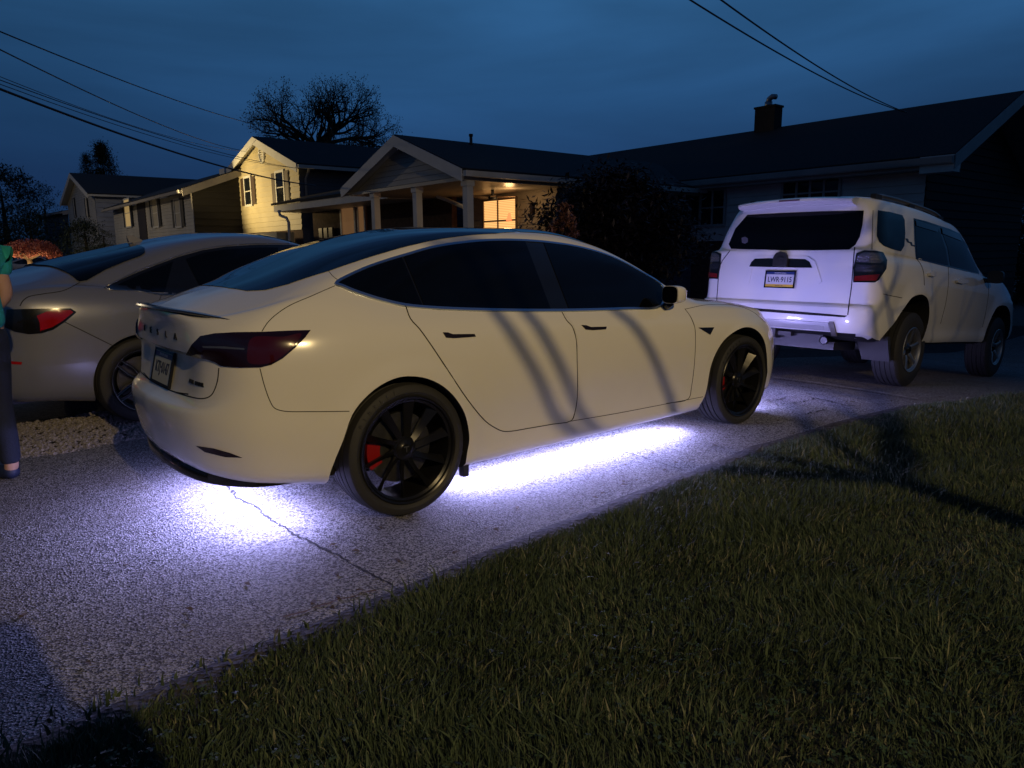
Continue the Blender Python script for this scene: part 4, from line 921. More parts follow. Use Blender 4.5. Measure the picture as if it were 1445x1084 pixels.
def roof_gable(name,W_,u0,u1,zl,zr,uap,zap,d0,d1,th,parent,trim=None,fascia=.16):
    """gable end faces along W_.n; slopes run from d0 (front) to d1 (back, negative)"""
    b=MB()
    for (a,za) in ((u0,zl),(u1,zr)):
        b.hexa([W_.P(a,za,d0),W_.P(uap,zap,d0),W_.P(uap,zap,d1),W_.P(a,za,d1),W_.P(a,za+th,d0),W_.P(uap,zap+th,d0),W_.P(uap,zap+th,d1),W_.P(a,za+th,d1)])
    r=b.build(name,ROOFM,parent); recalc(r)
    if trim:
        for (a,za) in ((u0,zl),(u1,zr)):
            b=MB(); b.hexa([W_.P(a,za-fascia,d0+.004),W_.P(uap,zap-fascia,d0+.004),W_.P(uap,zap-fascia,d0+.03),W_.P(a,za-fascia,d0+.03),W_.P(a,za+th*.8,d0+.004),W_.P(uap,zap+th*.8,d0+.004),W_.P(uap,zap+th*.8,d0+.03),W_.P(a,za+th*.8,d0+.03)]); o=b.build('rake_board',trim,r); recalc(o)
            b=MB(); b.hexa([W_.P(a,za-.03,d0-.002),W_.P(uap,zap-.03,d0-.002),W_.P(uap,zap-.03,d1+.1),W_.P(a,za-.03,d1+.1),W_.P(a,za-.006,d0-.002),W_.P(uap,zap-.006,d0-.002),W_.P(uap,zap-.006,d1+.1),W_.P(a,za-.006,d1+.1)]); o=b.build('soffit',trim,r); recalc(o)
            e=1 if a==u1 else -1
            b=MB(); b.hexa([W_.P(a,za-.06,d0-.01),W_.P(a+e*.11,za-.06,d0-.01),W_.P(a+e*.11,za-.06,d1),W_.P(a,za-.06,d1),W_.P(a,za+.06,d0-.01),W_.P(a+e*.13,za+.06,d0-.01),W_.P(a+e*.13,za+.06,d1),W_.P(a,za+.06,d1)]); o=b.build('gutter',trim,r); recalc(o)
    return r
def thing(name,label,cat,loc,group=None):
    o=empty(name,(0,0,0)); return tag(o,label,cat,group)
def zground(x,y): return gz(x,y)
# --- dark ranch house at right (front faces -x)
H=thing('ranch_house','long dark low house with a chimney and white gutter, rising behind the off-road SUV','house',(0,0,0))
F=Wall((16.55,3.25),(0,1),(-1,0)); Ls=17.0
F.siding('wall',S_GREY,1.55,3.20,lambda z:(0,Ls),H,lap=.2)
b=MB(); F.box(b,0,Ls,-1.4,1.55,-.3,-.02); o=b.build('brick_base',BRICK,H); recalc(o)
b=MB(); b.hexa([(16.56,3.25,-1.4),(23.4,3.25,-1.4),(23.4,20.2,-1.4),(16.9,20.2,-1.4),(16.56,3.27,3.2),(23.4,3.27,3.2),(23.4,20.2,3.2),(16.56,20.2,3.2)]); 
Eg=Wall((16.55,3.25),(1,0),(0,-1))
o=b.build('inner_wall',BRICK,H); recalc(o)
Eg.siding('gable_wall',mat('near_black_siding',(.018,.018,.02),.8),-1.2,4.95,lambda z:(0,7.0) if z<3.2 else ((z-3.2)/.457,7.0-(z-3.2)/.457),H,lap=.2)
r_=roof_gable('roof',Eg,-.55,7.55,3.18,3.18,3.5,4.98,.75,-17.6,.13,H,TRIMG,.2)
b=MB(); F.box(b,-.7,Ls+.3,3.02,3.17,.02,.50); o=b.build('eave_soffit',TRIMG,r_); recalc(o)
b=MB(); F.box(b,-.75,Ls+.4,3.10,3.26,.52,.64); o=b.build('front_gutter',TRIMG,r_); recalc(o)
b=MB(); b.hexa([(16.0,2.50,2.93),(16.35,2.50,2.93),(16.35,3.2,2.93),(16.0,3.2,2.93),(15.98,2.50,3.28),(16.40,2.50,3.44),(16.40,3.2,3.44),(15.98,3.2,3.28)]); o=b.build('eave_return',TRIM,r_); recalc(o)
for (a,c,m_) in (((992,271),(1022,316),()),((1108,256),(1183,290),(.5,))):
    u0,z1=F.uz(*a); u1,z0=F.uz(*c); F.window(u0,u1,z0,z1,H,mull=m_+((.25,.75) if m_ else (.5,)),bars=(.5,),fm=TRIMG,fw=.07)
u0,z1=F.uz(966,268); u1,z0=F.uz(988,318); b=MB(); F.box(b,u0,u1,z0,z1,.012,.04); o=b.build('shutter',SHUTD,H); recalc(o)
b=MB(); b.box((19.8,9.15,4.6),(20.25,9.85,5.72)); b.box((19.77,9.12,5.72),(20.28,9.88,5.78)); ch=b.build('chimney',mat('darker_brick',(.022,.017,.016),.9,var=.3,vscale=9),r_); recalc(ch)  # chimney brick coloured darker than the wall brick
b=MB(); b.tube([(20.0,9.5,5.75),(20.0,9.5,5.92)],.12,12).tube([(20.0,9.5,5.90),(20.0,9.48,6.0),(20.0,9.38,6.06),(20.0,9.24,6.03)],[.09,.09,.085,.08],12); b.build('chimney_cowl',mat('galvanised',(.30,.32,.34),.4,.7),ch,True)
# --- carport house
H=thing('carport_house','low pale house with a gabled carport and one warm lit window under its porch roof','house',(0,0,0))
G=Wall((8.0,9.55),(0,1),(-1,0)); ga,gb,gm=-.25,5.45,2.55
zl=2.98; za=4.02
G.siding('gable_wall',S_WHITE,2.98,3.98,lambda z:(0.0+(z-2.98)/(za-zl)*gm,5.2-(z-2.98)/(za-zl)*(5.2-gm)),H,lap=.13,o=-.10)
rc_=roof_gable('roof',G,ga,gb,zl,zl,gm,za,.25,-9.5,.12,H,TRIM,.17)
b=MB(); G.box(b,-.1,5.3,2.86,2.94,-9.2,.1); o=b.build('porch_ceiling',mat('porch_ceiling_panel',(.45,.40,.33),.35,var=.06,vscale=2),H); recalc(o)
for px in (531,590,661):
    u_,_=G.uz(px,320,-.05); b=MB(); G.box(b,u_-.085,u_+.085,-.4,2.86,-.14,.03); G.box(b,u_-.11,u_+.11,2.74,2.86,-.165,.055); G.box(b,u_-.11,u_+.11,-.4,-.1,-.165,.055); o=b.build('post',TRIM,H); recalc(o)
K=Wall((11.0,9.75),(0,1),(-1,0))
K.siding('wall',siding_mat('tan_siding',(.36,.31,.26)),-.2,2.86,lambda z:(0,3.55),H,lap=.20)
K2=Wall((11.0,9.75),(1,0),(0,-1)); K2.siding('side_wall',S_BLUE,-.3,2.86,lambda z:(0,8),H,lap=.16)
u0,z1=K.uz(685,285); u1,_=K.uz(730,285)
LITW=mat('lit_blind',(.8,.6,.35),.7,em=(1,.50,.16),es=1.25)
t_=LITW.node_tree; tc_=nn(t_,'ShaderNodeTexCoord'); wv=nn(t_,'ShaderNodeTexWave'); wv.bands_direction='Z'; wv.inputs['Scale'].default_value=7; wv.inputs['Distortion'].default_value=.4
t_.links.new(tc_.outputs['Object'],wv.inputs['Vector']); rp=nn(t_,'ShaderNodeMapRange'); rp.inputs['To Min'].default_value=.45; rp.inputs['To Max'].default_value=1.6; t_.links.new(wv.outputs['Fac'],rp.inputs['Value']); t_.links.new(rp.outputs['Result'],t_.nodes['Principled BSDF'].inputs['Emission Strength'])
w_=K.window(u0,u1,1.25,z1,H,mull=(.55,),bars=(.3,.62),glass=LITW,fm=mat('brown_frame',(.22,.15,.10),.5),fw=.05)
# lamp seen through the blind
uc,zc=K.uz(720,313,.03); b=MB(); b.lathe([(.0,.20),(.045,.20),(.11,-.02),(.0,-.02)],12,'z',c=tuple(K.P(uc,zc+.05,.032))); b.build('table_lamp_shade',mat('red_glow',(.8,.1,.05),.5,em=(1,.12,.04),es=3.2),w_,True)
b=MB(); q=K.P(uc,zc-.06,.034); b.box((q.x-.004,q.y-.19,q.z-.09),(q.x+.004,q.y+.17,q.z+.03)); b.build('bright_sill_glow',mat('warm_glow',(.9,.7,.3),.5,em=(1,.62,.18),es=4.5),w_)
u_,z_=K.uz(752,295,.05); b=MB(); K.box(b,u_-.05,u_+.05,z_-.13,z_+.13,.02,.12); K.box(b,u_-.08,u_+.08,z_+.13,z_+.16,.02,.14); b.build('porch_lantern',mat('dark_lantern',(.05,.035,.03),.4,.5),H)
b=MB(); cx=G.P(1.55,0,-2.0)
for k in range(5):
    a=k*2*math.pi/5+.3; d_=Vector((math.cos(a),math.sin(a),0)); s_=Vector((-d_.y,d_.x,0)); c_=Vector((cx.x,cx.y,2.66)); b.hexa([c_+d_*.12-s_*.06,c_+d_*.62-s_*.075,c_+d_*.62+s_*.075+Vector((0,0,.02)),c_+d_*.12+s_*.06+Vector((0,0,.02))]+[v+Vector((0,0,.012)) for v in (c_+d_*.12-s_*.06,c_+d_*.62-s_*.075,c_+d_*.62+s_*.075+Vector((0,0,.02)),c_+d_*.12+s_*.06+Vector((0,0,.02)))])
fan=b.build('fan_blades',WOOD,H); recalc(fan); MB().tube([(cx.x,cx.y,2.87),(cx.x,cx.y,2.62)],.04,8).tube([(cx.x,cx.y,2.70),(cx.x,cx.y,2.60)],.12,12).build('fan_motor',BLACK,H,True)
# recess wall at the back of the carport and a brick return
B=Wall((13.5,13.3),(0,1),(-1,0)); B.siding('back_wall',S_BLUE,-.3,2.86,lambda z:(-.2,6),H,lap=.18)
B3=Wall((11.0,13.3),(1,0),(0,1)); b=MB(); B3.box(b,0,2.5,-.3,2.86,-.1,-.02); o=b.build('return_wall',BRICK,H); recalc(o)
MB().tube([G.P(2.6,2.72,-1.0),G.P(2.3,2.62,-1.1),G.P(1.75,2.42,-1.2)],.05,8).build('downpipe',TRIM,H,True)
b=MB(); v_=G.P(gm-.25,0,-1.9); b.tube([(v_.x,v_.y,3.9),(v_.x,v_.y,4.27)],.04,8).tube([(v_.x,v_.y,4.25),(v_.x,v_.y,4.31)],.055,8); b.build('vent_pipe',BLACK,rc_,True)
# --- yellow-lit gable house
H=thing('gable_house','tall cream clapboard house with brown shutters, its gable end brightly lit in yellow','house',(0,0,0))
Y=Wall((10.5,23.97),(0,1),(-1,0)); Wd=7.98
ea_,eb_=-.55,8.3; ap=3.75; zr,zl,zp=4.60,4.98,6.10
def ylim(z):
    if z<=4.68: return (0,Wd)
    t=(z-4.68)/(6.02-4.68); return (t*ap,Wd-t*(Wd-ap))
Y.siding('wall',S_CREAM,2.25,6.0,ylim,H,lap=.21)
b=MB(); Y.box(b,0,Wd,-.8,2.25,-.2,-.02); o=b.build('brick_base',BRICK,H); recalc(o)
r_=roof_gable('roof',Y,ea_,eb_,zr,zl-.2,ap,zp,.32,-9.5,.13,H,TRIM,.22)
Ys=Wall((10.5,23.97),(1,0),(0,-1)); Ys.siding('side_wall',S_BLUE,-.5,4.75,lambda z:(0,9.3),H,lap=.16)
Yn=Wall((10.5,31.95),(1,0),(0,1)); Yn.siding('far_side_wall',S_CREAM,-.5,4.75,lambda z:(0,9.3),H,lap=.16)
for (a,c) in (((346.5,252.5),(357,288)),((391,245),(403.5,284.5))):
    u0,z1=Y.uz(*a); u1,z0=Y.uz(*c); Y.window(u0,u1,z0,z1,H,bars=(.5,),shut=SHUT,sw=.42,fw=.10)
u_,z_=Y.uz(371,217); b=MB()
P_=[Y.P(u_+.27*math.cos(t),z_+.36*math.sin(t),.045) for t in np.linspace(0,2*math.pi,25)]; b.tube(P_,.06,6); vt=b.build('gable_vent',TRIM,H,True)
b=MB(); 
for k in range(7):
    zz=z_-.27+k*.09; hw=.27*math.sqrt(max(.05,1-((zz-z_)/.36)**2)); Y.box(b,u_-hw,u_+hw,zz-.012,zz+.03,.02,.06)
o=b.build('vent_louvres',TRIM,vt); recalc(o)
u_,z_=Y.uz(326,246); b=MB(); Y.box(b,u_-.35,u_+.35,z_-.22,z_+.22,.05,.42); o=b.build('eave_box',TRIM,H); recalc(o)
MB().tube([Ys.P(.25,4.55,.35),Ys.P(.25,4.45,.30),Ys.P(.22,4.2,.08),Ys.P(.22,2.9,.08)],.05,8).build('downpipe',TRIMG,H,True)
# low entry porch between the two
PW_=Wall((9.3,15.6),(0,1),(-1,0)); Po=PW_
b=MB(); Po.box(b,-.6,7.9,2.86,3.10,-1.2,.1); fs=b.build('porch_fascia',TRIM,H); recalc(fs)
b=MB(); b.hexa([Po.P(-.7,3.1,.16),Po.P(8.0,3.1,.16),Po.P(8.0,3.75,-2.6),Po.P(-.7,3.75,-2.6),Po.P(-.7,3.18,.16),Po.P(8.0,3.18,.16),Po.P(8.0,3.83,-2.6),Po.P(-.7,3.83,-2.6)]); o=b.build('porch_roof',ROOFM,H); recalc(o)
MB().tube([Po.P(7.4,2.9,.12),Po.P(7.35,2.72,.10),Po.P(7.05,2.62,-.02),Po.P(6.95,2.45,-.05),Po.P(6.95,.2,-.05)],.055,8).build('porch_downpipe',TRIM,H,True)
Pb=Wall((10.45,15.6),(0,1),(-1,0)); b=MB(); Pb.box(b,-2.0,7.3,-.4,2.86,-.2,-.02); o=b.build('porch_back_wall',BRICK,H); recalc(o)
INT=mat('dim_lit_interior',(.30,.16,.08),.8,em=(1,.50,.20),es=.10)
u0,z1=Pb.uz(483,283); u1,z0=Pb.uz(503,330); Pb.window(u0,u1,.3,z1,H,bars=(),glass=INT,fw=.10,name='glazed_door')
u0,z1=Pb.uz(507,284); u1,z0=Pb.uz(517,330); Pb.window(u0,u1,.3,z1,H,bars=(),glass=INT,fw=.07,name='door_sidelight')
for k in range(3):
    q=Pb.P(6.3-.42*k,2.05-.0*k,.12); b=MB(); b.box((q.x-.05,q.y-.14,q.z-.18),(q.x+.05,q.y+.14,q.z+.18)); b.build('meter_box',mat('meter_grey',(.10,.10,.11),.35,.5),H,ang=30,smooth=True)
# cream low wall / flat structure in front of the gable
b=MB(); q0=at(398,326,27); q1=at(441,331,26)
b.box((9.2,23.4,1.0),(9.9,25.6,2.12)); cab=b.build('utility_cabinet',S_CREAM); tag(cab,'low cream utility cabinet at the foot of the yellow-lit gable wall','cabinet')
MB().box((8.9,25.9,.6),(9.5,31.5,2.02)).build('garden_wall',mat('pale_block_wall',(.35,.31,.22),.8,var=.2,vscale=5)); tag(bpy.data.objects['garden_wall'],'long low pale block wall below the lit gable wall','wall')
# --- two houses further left
def framehouse(name,label,A,Bp,depth,zb,ze,zap,mats,gable=True,over=.35,brick=None,roofback=None):
    H=thing(name,label,'house',(0,0,0)); A=Vector((A[0],A[1],0)); Bp=Vector((Bp[0],Bp[1],0)); u=(A-Bp); Lw=u.length; u.normalize(); n=Vector((-u.y,u.x,0))
    if n.dot(CAM-Bp)<0: n=-n
    W_=Wall(Bp,u,n); 
    if gable:
        W_.siding('wall',mats[0],zb,zap-.1,lambda z:(0,Lw) if z<=ze else ((z-ze)/(zap-ze)*Lw/2,Lw-(z-ze)/(zap-ze)*Lw/2),H,lap=.16)
        roof_gable('roof',W_,-over,Lw+over,ze-.12,ze-.12,Lw/2,zap,.45,-depth,.14,H,mats[2],.2)
    else:
        W_.siding('wall',mats[0],zb,ze,lambda z:(0,Lw),H,lap=.16)
        E_=Wall(W_.P(0,0),-n,-u); roof_gable('roof',E_,-.5,depth+.5,ze-.05,ze-.05,depth/2,zap,.35,-Lw-.3,.14,H,mats[2],.2)
        b=MB(); E_.siding('end_wall',mats[1],zb,zap-.05,lambda z:(0,depth) if z<ze else ((z-ze)/(zap-ze)*depth/2,depth-(z-ze)/(zap-ze)*depth/2),H,lap=.3)
    S_=Wall(W_.P(0,0),-n,-u)
    if gable: S_.siding('side_wall',mats[1],zb,ze,lambda z:(0,depth-.3),H,lap=.3)
    return H,W_,S_
d1=34
a=at(160,300,46); b_=at(273,300,33)
H,W1,S1=framehouse('bungalow','long single-storey white bungalow with dark shutters, left of the yellow-lit house','aa' and (a.x,a.y),(b_.x,b_.y),6.0,.2,4.08,5.35,(S_WHITE,MAT['near_black_siding'],TRIMG),False)
for (x0,x1,g) in ((176,187,'lit'),(215,226,None),(247,258,None)):
    u0,z1=W1.uz(x0,283); u1,z0=W1.uz(x1,319)
    W1.window(u0,u1,z0,z1,H,bars=(.5,),shut=SHUTD,sw=.45,fw=.08,glass=mat('dim_lit_window',(.3,.25,.15),.6,em=(1,.66,.25),es=.28) if g else CURT)
u0,_=W1.uz(195,300); u1,_=W1.uz(206,300); b=MB(); W1.box(b,min(u0,u1),max(u0,u1),.4,W1.uz(200,286)[1],.012,.05); o=b.build('front_door',mat('dark_door',(.03,.025,.022),.5),H); recalc(o)
a=at(97,300,56); b_=at(136,300,48)
H,W2,S2=framehouse('distant_gable_house','small dim gabled house at far left with two shuttered upper windows','house' and (a.x,a.y),(b_.x,b_.y),11,.5,5.25,6.85,(S_WHITE,siding_mat('blue_white_siding',(.30,.33,.42)),TRIM),True)
for (x0,x1) in ((104.5,107.5),(121.5,125.5)):
    u0,z1=W2.uz(x0,280); u1,z0=W2.uz(x1,306); W2.window(u0,u1,z0,z1,H,bars=(.5,),shut=SHUTD,sw=.40,fw=.05)
a=at(60,300,66); b_=at(96,300,60)
H,W3,S3=framehouse('far_flat_bungalow','barely visible low dark house with a pale eave behind the lit weeping tree','x' and (a.x,a.y),(b_.x,b_.y),7,.5,4.8,5.6,(S_BLUE,S_BLUE,TRIMG),False)
# ================================================================== trees, wires, person
BARK=mat('dark_bark',(.035,.028,.022),.9,bump=.6,bscale=18)
def grow(b,p,d,L,r,lev,rr,up=.12,spread=.55,kids=(3,4),tips=None,n=5):
    k=4 if lev>1 else 3; P=[p]; R=[r]; q=Vector(p); d=Vector(d).normalized(); nodes=[]
    for i in range(k):
        d=(d+Vector((rr.gauss(0,.16),rr.gauss(0,.16),rr.gauss(0,.10)+up*.5))).normalized(); q=q+d*L/k; P.append(q.copy()); R.append(r*(1-.32*(i+1)/k)); nodes.append((q.copy(),d.copy(),R[-1]))
    b.tube(P,R,max(3,n-(0 if lev>2 else 2)),cap=False)
    if lev==0:
        if tips is not None: tips.append((q.copy(),d.copy()))
        return
    for c in range(rr.randint(*kids)):
        i=min(k-1,int(rr.random()**.6*k)) if c else k-1; q0,d0,r0=nodes[i]
        a=Vector((rr.gauss(0,1),rr.gauss(0,1),rr.gauss(0,.7))).normalized(); nd=(d0*(1-spread*.5)+a*spread+Vector((0,0,up))).normalized()
        grow(b,q0,nd,L*rr.uniform(.62,.82),r0*rr.uniform(.70,.86),lev-1,rr,up,spread,kids,tips,n)
def leafy(name,tips,m,parent,N,s,spr,rr,bud=False):
    V=[];F=[]
    for (q,d) in tips:
        for j in range(N):
            c=q+Vector((rr.gauss(0,spr),rr.gauss(0,spr),rr.gauss(0,spr))); a=Vector((rr.gauss(0,1),rr.gauss(0,1),rr.gauss(0,1))).normalized(); e=a.cross(Vector((rr.random(),rr.random(),rr.random()))).normalized(); w=s*rr.uniform(.5,1.3); k=len(V)
            V+=[c-a*w,c-e*w*.4,c+a*w,c+e*w*.4]; F.append((k,k+1,k+2,k+3))
    return mesh(name,V,F,m,parent,smooth=False)
# big budding tree behind the houses
T0=thing('budding_tree','tall round-crowned nearly bare tree silhouetted above the roofs','tree',(0,0,0))
rr=random.Random(11); base=at(455,300,43); b=MB(); tips=[]
c0=Vector((base.x,base.y,1.0)); top=at(455,200,43); b.tube([c0,Vector((base.x,base.y,4)),Vector((base.x,base.y,top.z))],[.42,.34,.28],8)
rt=Vector((.77,-.638,0)); 
limbs=[(-.8,.8,4.2),(-.4,1,3.6),(.05,1,3.0),(.4,1,3.5),(.85,.75,4.2),(-1.2,.45,4.2),(1.2,.40,4.3),(.6,.6,3.9),(-.6,.5,3.9)]
for sx_,uz_,L_ in limbs:
    st=Vector((base.x,base.y,rr.uniform(5.4,top.z))); grow(b,st,rt*sx_*.85+Vector((0,0,uz_*1.15))+Vector((.64,.77,0))*rr.gauss(0,.4),L_*.42,.15,5,rr,.06,.62,(2,4),tips)
b.build('trunk',BARK,T0,True); leafy('crown',tips,mat('dark_buds',(.03,.035,.02),.8),T0,3,.055,.10,rr)
T1=thing('small_bare_tree','lower twiggy shrub-like tree at the right of the big round tree above the roof','tree',(0,0,0))
b=MB(); tips=[]; base=at(512,300,40)
for i in range(9): grow(b,Vector((base.x+rr.gauss(0,.5),base.y+rr.gauss(0,.5),2.0)),rt*rr.gauss(.05,.22)+Vector((0,0,1)),2.2,.10,3,rr,.16,.38,(3,5),tips)
b.build('trunk',BARK,T1,True); leafy('crown',tips,MAT['dark_buds'],T1,3,.05,.10,rr)
# evergreens and dark tree masses
FOL=mat('dark_evergreen',(.022,.038,.018),.8,var=.4,vscale=2)
def conifer(name,label,px,d,wpx,ytop,ybot,N,rr,cat='tree',fol=FOL,shape='cone',group=None):
    A=at(px,ybot,d); B_=at(px,ytop,d); h=B_.z-A.z; rad=wpx/2*d/FPX; t_=thing(name,label,cat,(0,0,0),group)
    MB().tube([(A.x,A.y,min(A.z-.5,0)),(A.x,A.y,A.z+h*.8)],[rad*.10+.08,.03],7).build('trunk',BARK,t_,True)
    V=[];F_=[]; cl=[]
    for i in range(max(12,N//60)):
        z=rr.random(); 
        w={'cone':(1-z)**.75,'round':math.sqrt(max(0,1-(2*z-1)**2))*1.0,'dome':math.sqrt(max(0,1-z*z))}[shape]
        a=rr.uniform(0,6.28); q=rad*w*math.sqrt(rr.random())*(.75+.5*rr.random()); cl.append(Vector((A.x+q*math.cos(a),A.y+q*math.sin(a),A.z+h*z)))
    for c in cl:
        s0=rad*rr.uniform(.12,.26)
        for j in range(60):
            v=Vector((rr.gauss(0,1),rr.gauss(0,1),rr.gauss(0,.8)))*s0*.62+c; a=Vector((rr.gauss(0,1),rr.gauss(0,1),rr.gauss(0,.6))).normalized(); e=a.cross(Vector((rr.random()-.5,rr.random()-.5,1))).normalized(); w=max(.026,rad*.03)*rr.uniform(.5,1.4); k=len(V)
            V+=[v-a*w*1.6,v-e*w*.5,v+a*w*1.6,v+e*w*.5]; F_.append((k,k+1,k+2,k+3))
    mesh('crown',V,F_,fol,t_,smooth=False); return t_
r2=random.Random(4)
conifer('filler_hedge','tall black hedge added to darken the right edge beyond the end of the dark house',1474,25,150,222,420,40000,r2,cat='hedge',fol=mat('black_hedge_leaf',(.008,.010,.007),.9),shape='round')  # added hedge; blacks out the blue gap past the house end
conifer('evergreen_tree','dark pointed evergreen, the tallest behind the far left houses',152,64,66,204,300,16000,r2)
conifer('evergreen_tree','shorter dark evergreen just left of the pointed one behind the far left houses',130,66,46,218,300,9000,r2)
conifer('broadleaf_tree','round dark tree at the far left edge below the wires',12,70,110,240,350,8000,r2,shape='round')
conifer('broadleaf_tree','round dark tree between the left edge tree and the far gabled house',70,75,62,262,350,5000,r2,shape='round')
conifer('broadleaf_tree','low dark tree in front of the far left gabled house',48,58,110,300,365,5000,r2,shape='round')
conifer('round_bush','large dark bush in front of the bungalow at left',125,40,80,314,375,6000,r2,cat='bush',shape='dome')
conifer('round_bush','smaller dark bush right of the big one beside the bungalow',150,38,36,322,375,2500,r2,cat='bush',shape='dome')
DMAP=mat('dark_maple_leaf',(.010,.006,.006),.6,var=.5,vscale=3); LMAP=mat('lit_maple_leaf',(.16,.07,.035),.55,var=.4,vscale=6)  # bronze copy puts the light on part of the maple into leaf colour
conifer('ornamental_maple','large dark red-leaved tree between the carport house and the SUV',866,13.6,200,252,420,40000,r2,fol=DMAP,shape='round')
conifer('lit_maple_clump','lit part of the maple beside the porch wall, its orange light put into the leaf colour',795,10.6,42,290,400,5200,r2,cat='bush',fol=LMAP,shape='round')
# lit weeping tree
WT=thing('weeping_tree','small umbrella-shaped red-leaved tree lit orange by a garden light at far left','tree',(0,0,0)); d_=38; A=at(46,390,d_); rr=random.Random(8); b=MB()
tr=[A,A.lerp(at(43,372,d_),1),at(41,366,d_)]; b.tube(tr,[.16,.13,.11],8); crown=[]
for i in range(16):
    a=i*6.283/16+rr.gauss(0,.2); q=tr[-1]; L_=rr.uniform(.8,1.6); P=[q,q+Vector((math.cos(a)*L_*.4,math.sin(a)*L_*.4,.25)),q+Vector((math.cos(a)*L_*.8,math.sin(a)*L_*.8,.35)),q+Vector((math.cos(a)*L_,math.sin(a)*L_,.22))]; b.tube(P,[.07,.05,.03,.015],5); crown+=P[1:]
b.build('trunk',mat('pale_bark',(.35,.25,.15),.8),WT,True)
C_=at(43,352.5,d_); V=[];F_=[]
for i in range(11000):
    a=rr.uniform(0,6.283); q=math.sqrt(rr.random())*1.42; z=(rr.random()*.72*math.sqrt(max(0,1-(q/1.5)**2))-.12-.16*(q/1.42)**3); wob=.10*math.sin(a*7+q*4)
    c=C_+Vector((q*math.cos(a),q*math.sin(a),z+wob-.12)); s=rr.uniform(.02,.05); k=len(V); u_=Vector((rr.gauss(0,1),rr.gauss(0,1),rr.gauss(0,1))).normalized(); w_=u_.cross(Vector((0,0,1))).normalized()
    V+=[c-u_*s*1.5,c-w_*s*.6,c+u_*s*1.5,c+w_*s*.6]; F_.append((k,k+1,k+2,k+3))
mesh('crown',V,F_,mat('red_weeping_leaf',(.42,.13,.09),.6,var=.4,vscale=5),WT,smooth=False)
for i,(px,py,lb) in enumerate(((15,391,'small bright garden spotlight left of the weeping tree trunk'),(66,383,'small garden spotlight right of the weeping tree trunk'))):
    q=at(px,py,37); g=empty('garden_spotlight',q); tag(g,lb,'garden light',None)
    h=MB().tube([(0,0,-.3),(0,0,0)],.03,6).tube([(0,0,0),(.02,.05,.07)],[.05,.08],8); h.build('housing',BLACK,g,True)
    MB().tube([(.02,.05,.07),(.021,.053,.074)],.075,10).build('lens',mat('spot_lens',(1,.9,.7),.5,em=(1,.78,.42),es=30 if i==0 else 10),g)
# overhead wires
def wire(label,a,b_,r,sag=.25,grp='overhead wires'):
    A=at(*a); B_=at(*b_); P=[]
    for i in range(25):
        t=i/24; q=A.lerp(B_,t); q.z-=sag*4*t*(1-t); P.append(q)
    o=MB().tube(P,r,6).build('overhead_wire',mat('wire_black',(.01,.01,.012),.6),None,True); tag(o,label,'wire',grp)
wire('highest overhead wire at upper left, reaching the round tree',(-40,28,13),(420,186,44),.013,.35)
wire('second overhead wire from the top at upper left',(-40,50,13),(345,213,40),.013,.30)
wire('thick overhead cable at left, lowest of the bundle',(-40,110,11),(445,262,26),.020,.25)
wire('thin overhead wire just above the thick lowest cable at left',(-40,98,12),(440,240,27),.008,.25)
wire('thin overhead wire in the middle of the left bundle',(-40,104,12.5),(430,238,30),.007,.30)
wire('faint upper wire of the left bundle',(-40,92,14),(350,214,33),.007,.30)
wire('left of the two overhead wires at upper right',(930,-28,9),(1275,158,19.5),.011,.15)
wire('right of the two overhead wires at upper right',(985,-24,9),(1280,159,19.5),.011,.15)
# bare street tree behind the viewer: its limbs throw the stripes on the doors
ST=thing('street_tree','bare street tree standing on the lawn behind the viewer','tree',(0,0,0)); b=MB(); K_=.60
def hitp(q):
    h=T.px(*q); return h[0]
def lim(P,r,ext=None):
    Q=[LAMP+(hitp(q)-LAMP)*K_ for q in P]
    if ext: Q=[Vector(ext)]+Q
    b.tube(crom(np.array([tuple(v) for v in Q]),5),r,6,cap=False); return Q
hub_=Vector((.9,-5.9,2.2)); b.tube([(1.1,-6.0,-.1),(1.0,-5.95,1.2),tuple(hub_)],[.10,.085,.07],8)
for P in ([(783,588),(760,535),(728,480),(700,442),(650,352),(618,344)],[(820,585),(792,520),(765,470),(742,440),(690,350),(655,338)],[(945,560),(925,510),(895,460),(870,440)]):
    Q=lim(P,.022); b.tube([hub_,hub_.lerp(Q[0],.5)+Vector((0,0,-.05)),Q[0]],[.035,.03,.024],6,cap=False); b.tube([Q[-1],Q[-1]+(Q[-1]-Q[-2])*.6],[.02,.012],5)
rr=random.Random(3)
for i in range(4): grow(b,hub_,Vector((1.2+rr.random(),-.1+rr.gauss(0,.4),.35+rr.random()*.7)),1.6,.035,3,rr,.05,.6,(2,3),None)
b.build('trunk',BARK,ST,True)
# far parked car: a copy of the silver sedan with every part
def copy_tree(o,parent=None):
    c=o.copy(); COL.objects.link(c)
    if parent: c.parent=parent
    for ch in list(o.children): copy_tree(ch,c)
    return c
pc=copy_tree(ac); q=at(34,388,47); pc.location=(q.x,q.y,-.15); pc.rotation_euler=(0,0,math.radians(-38)); pc.name='parked_car'; pc['label']='pale car parked far away behind the lit weeping tree'
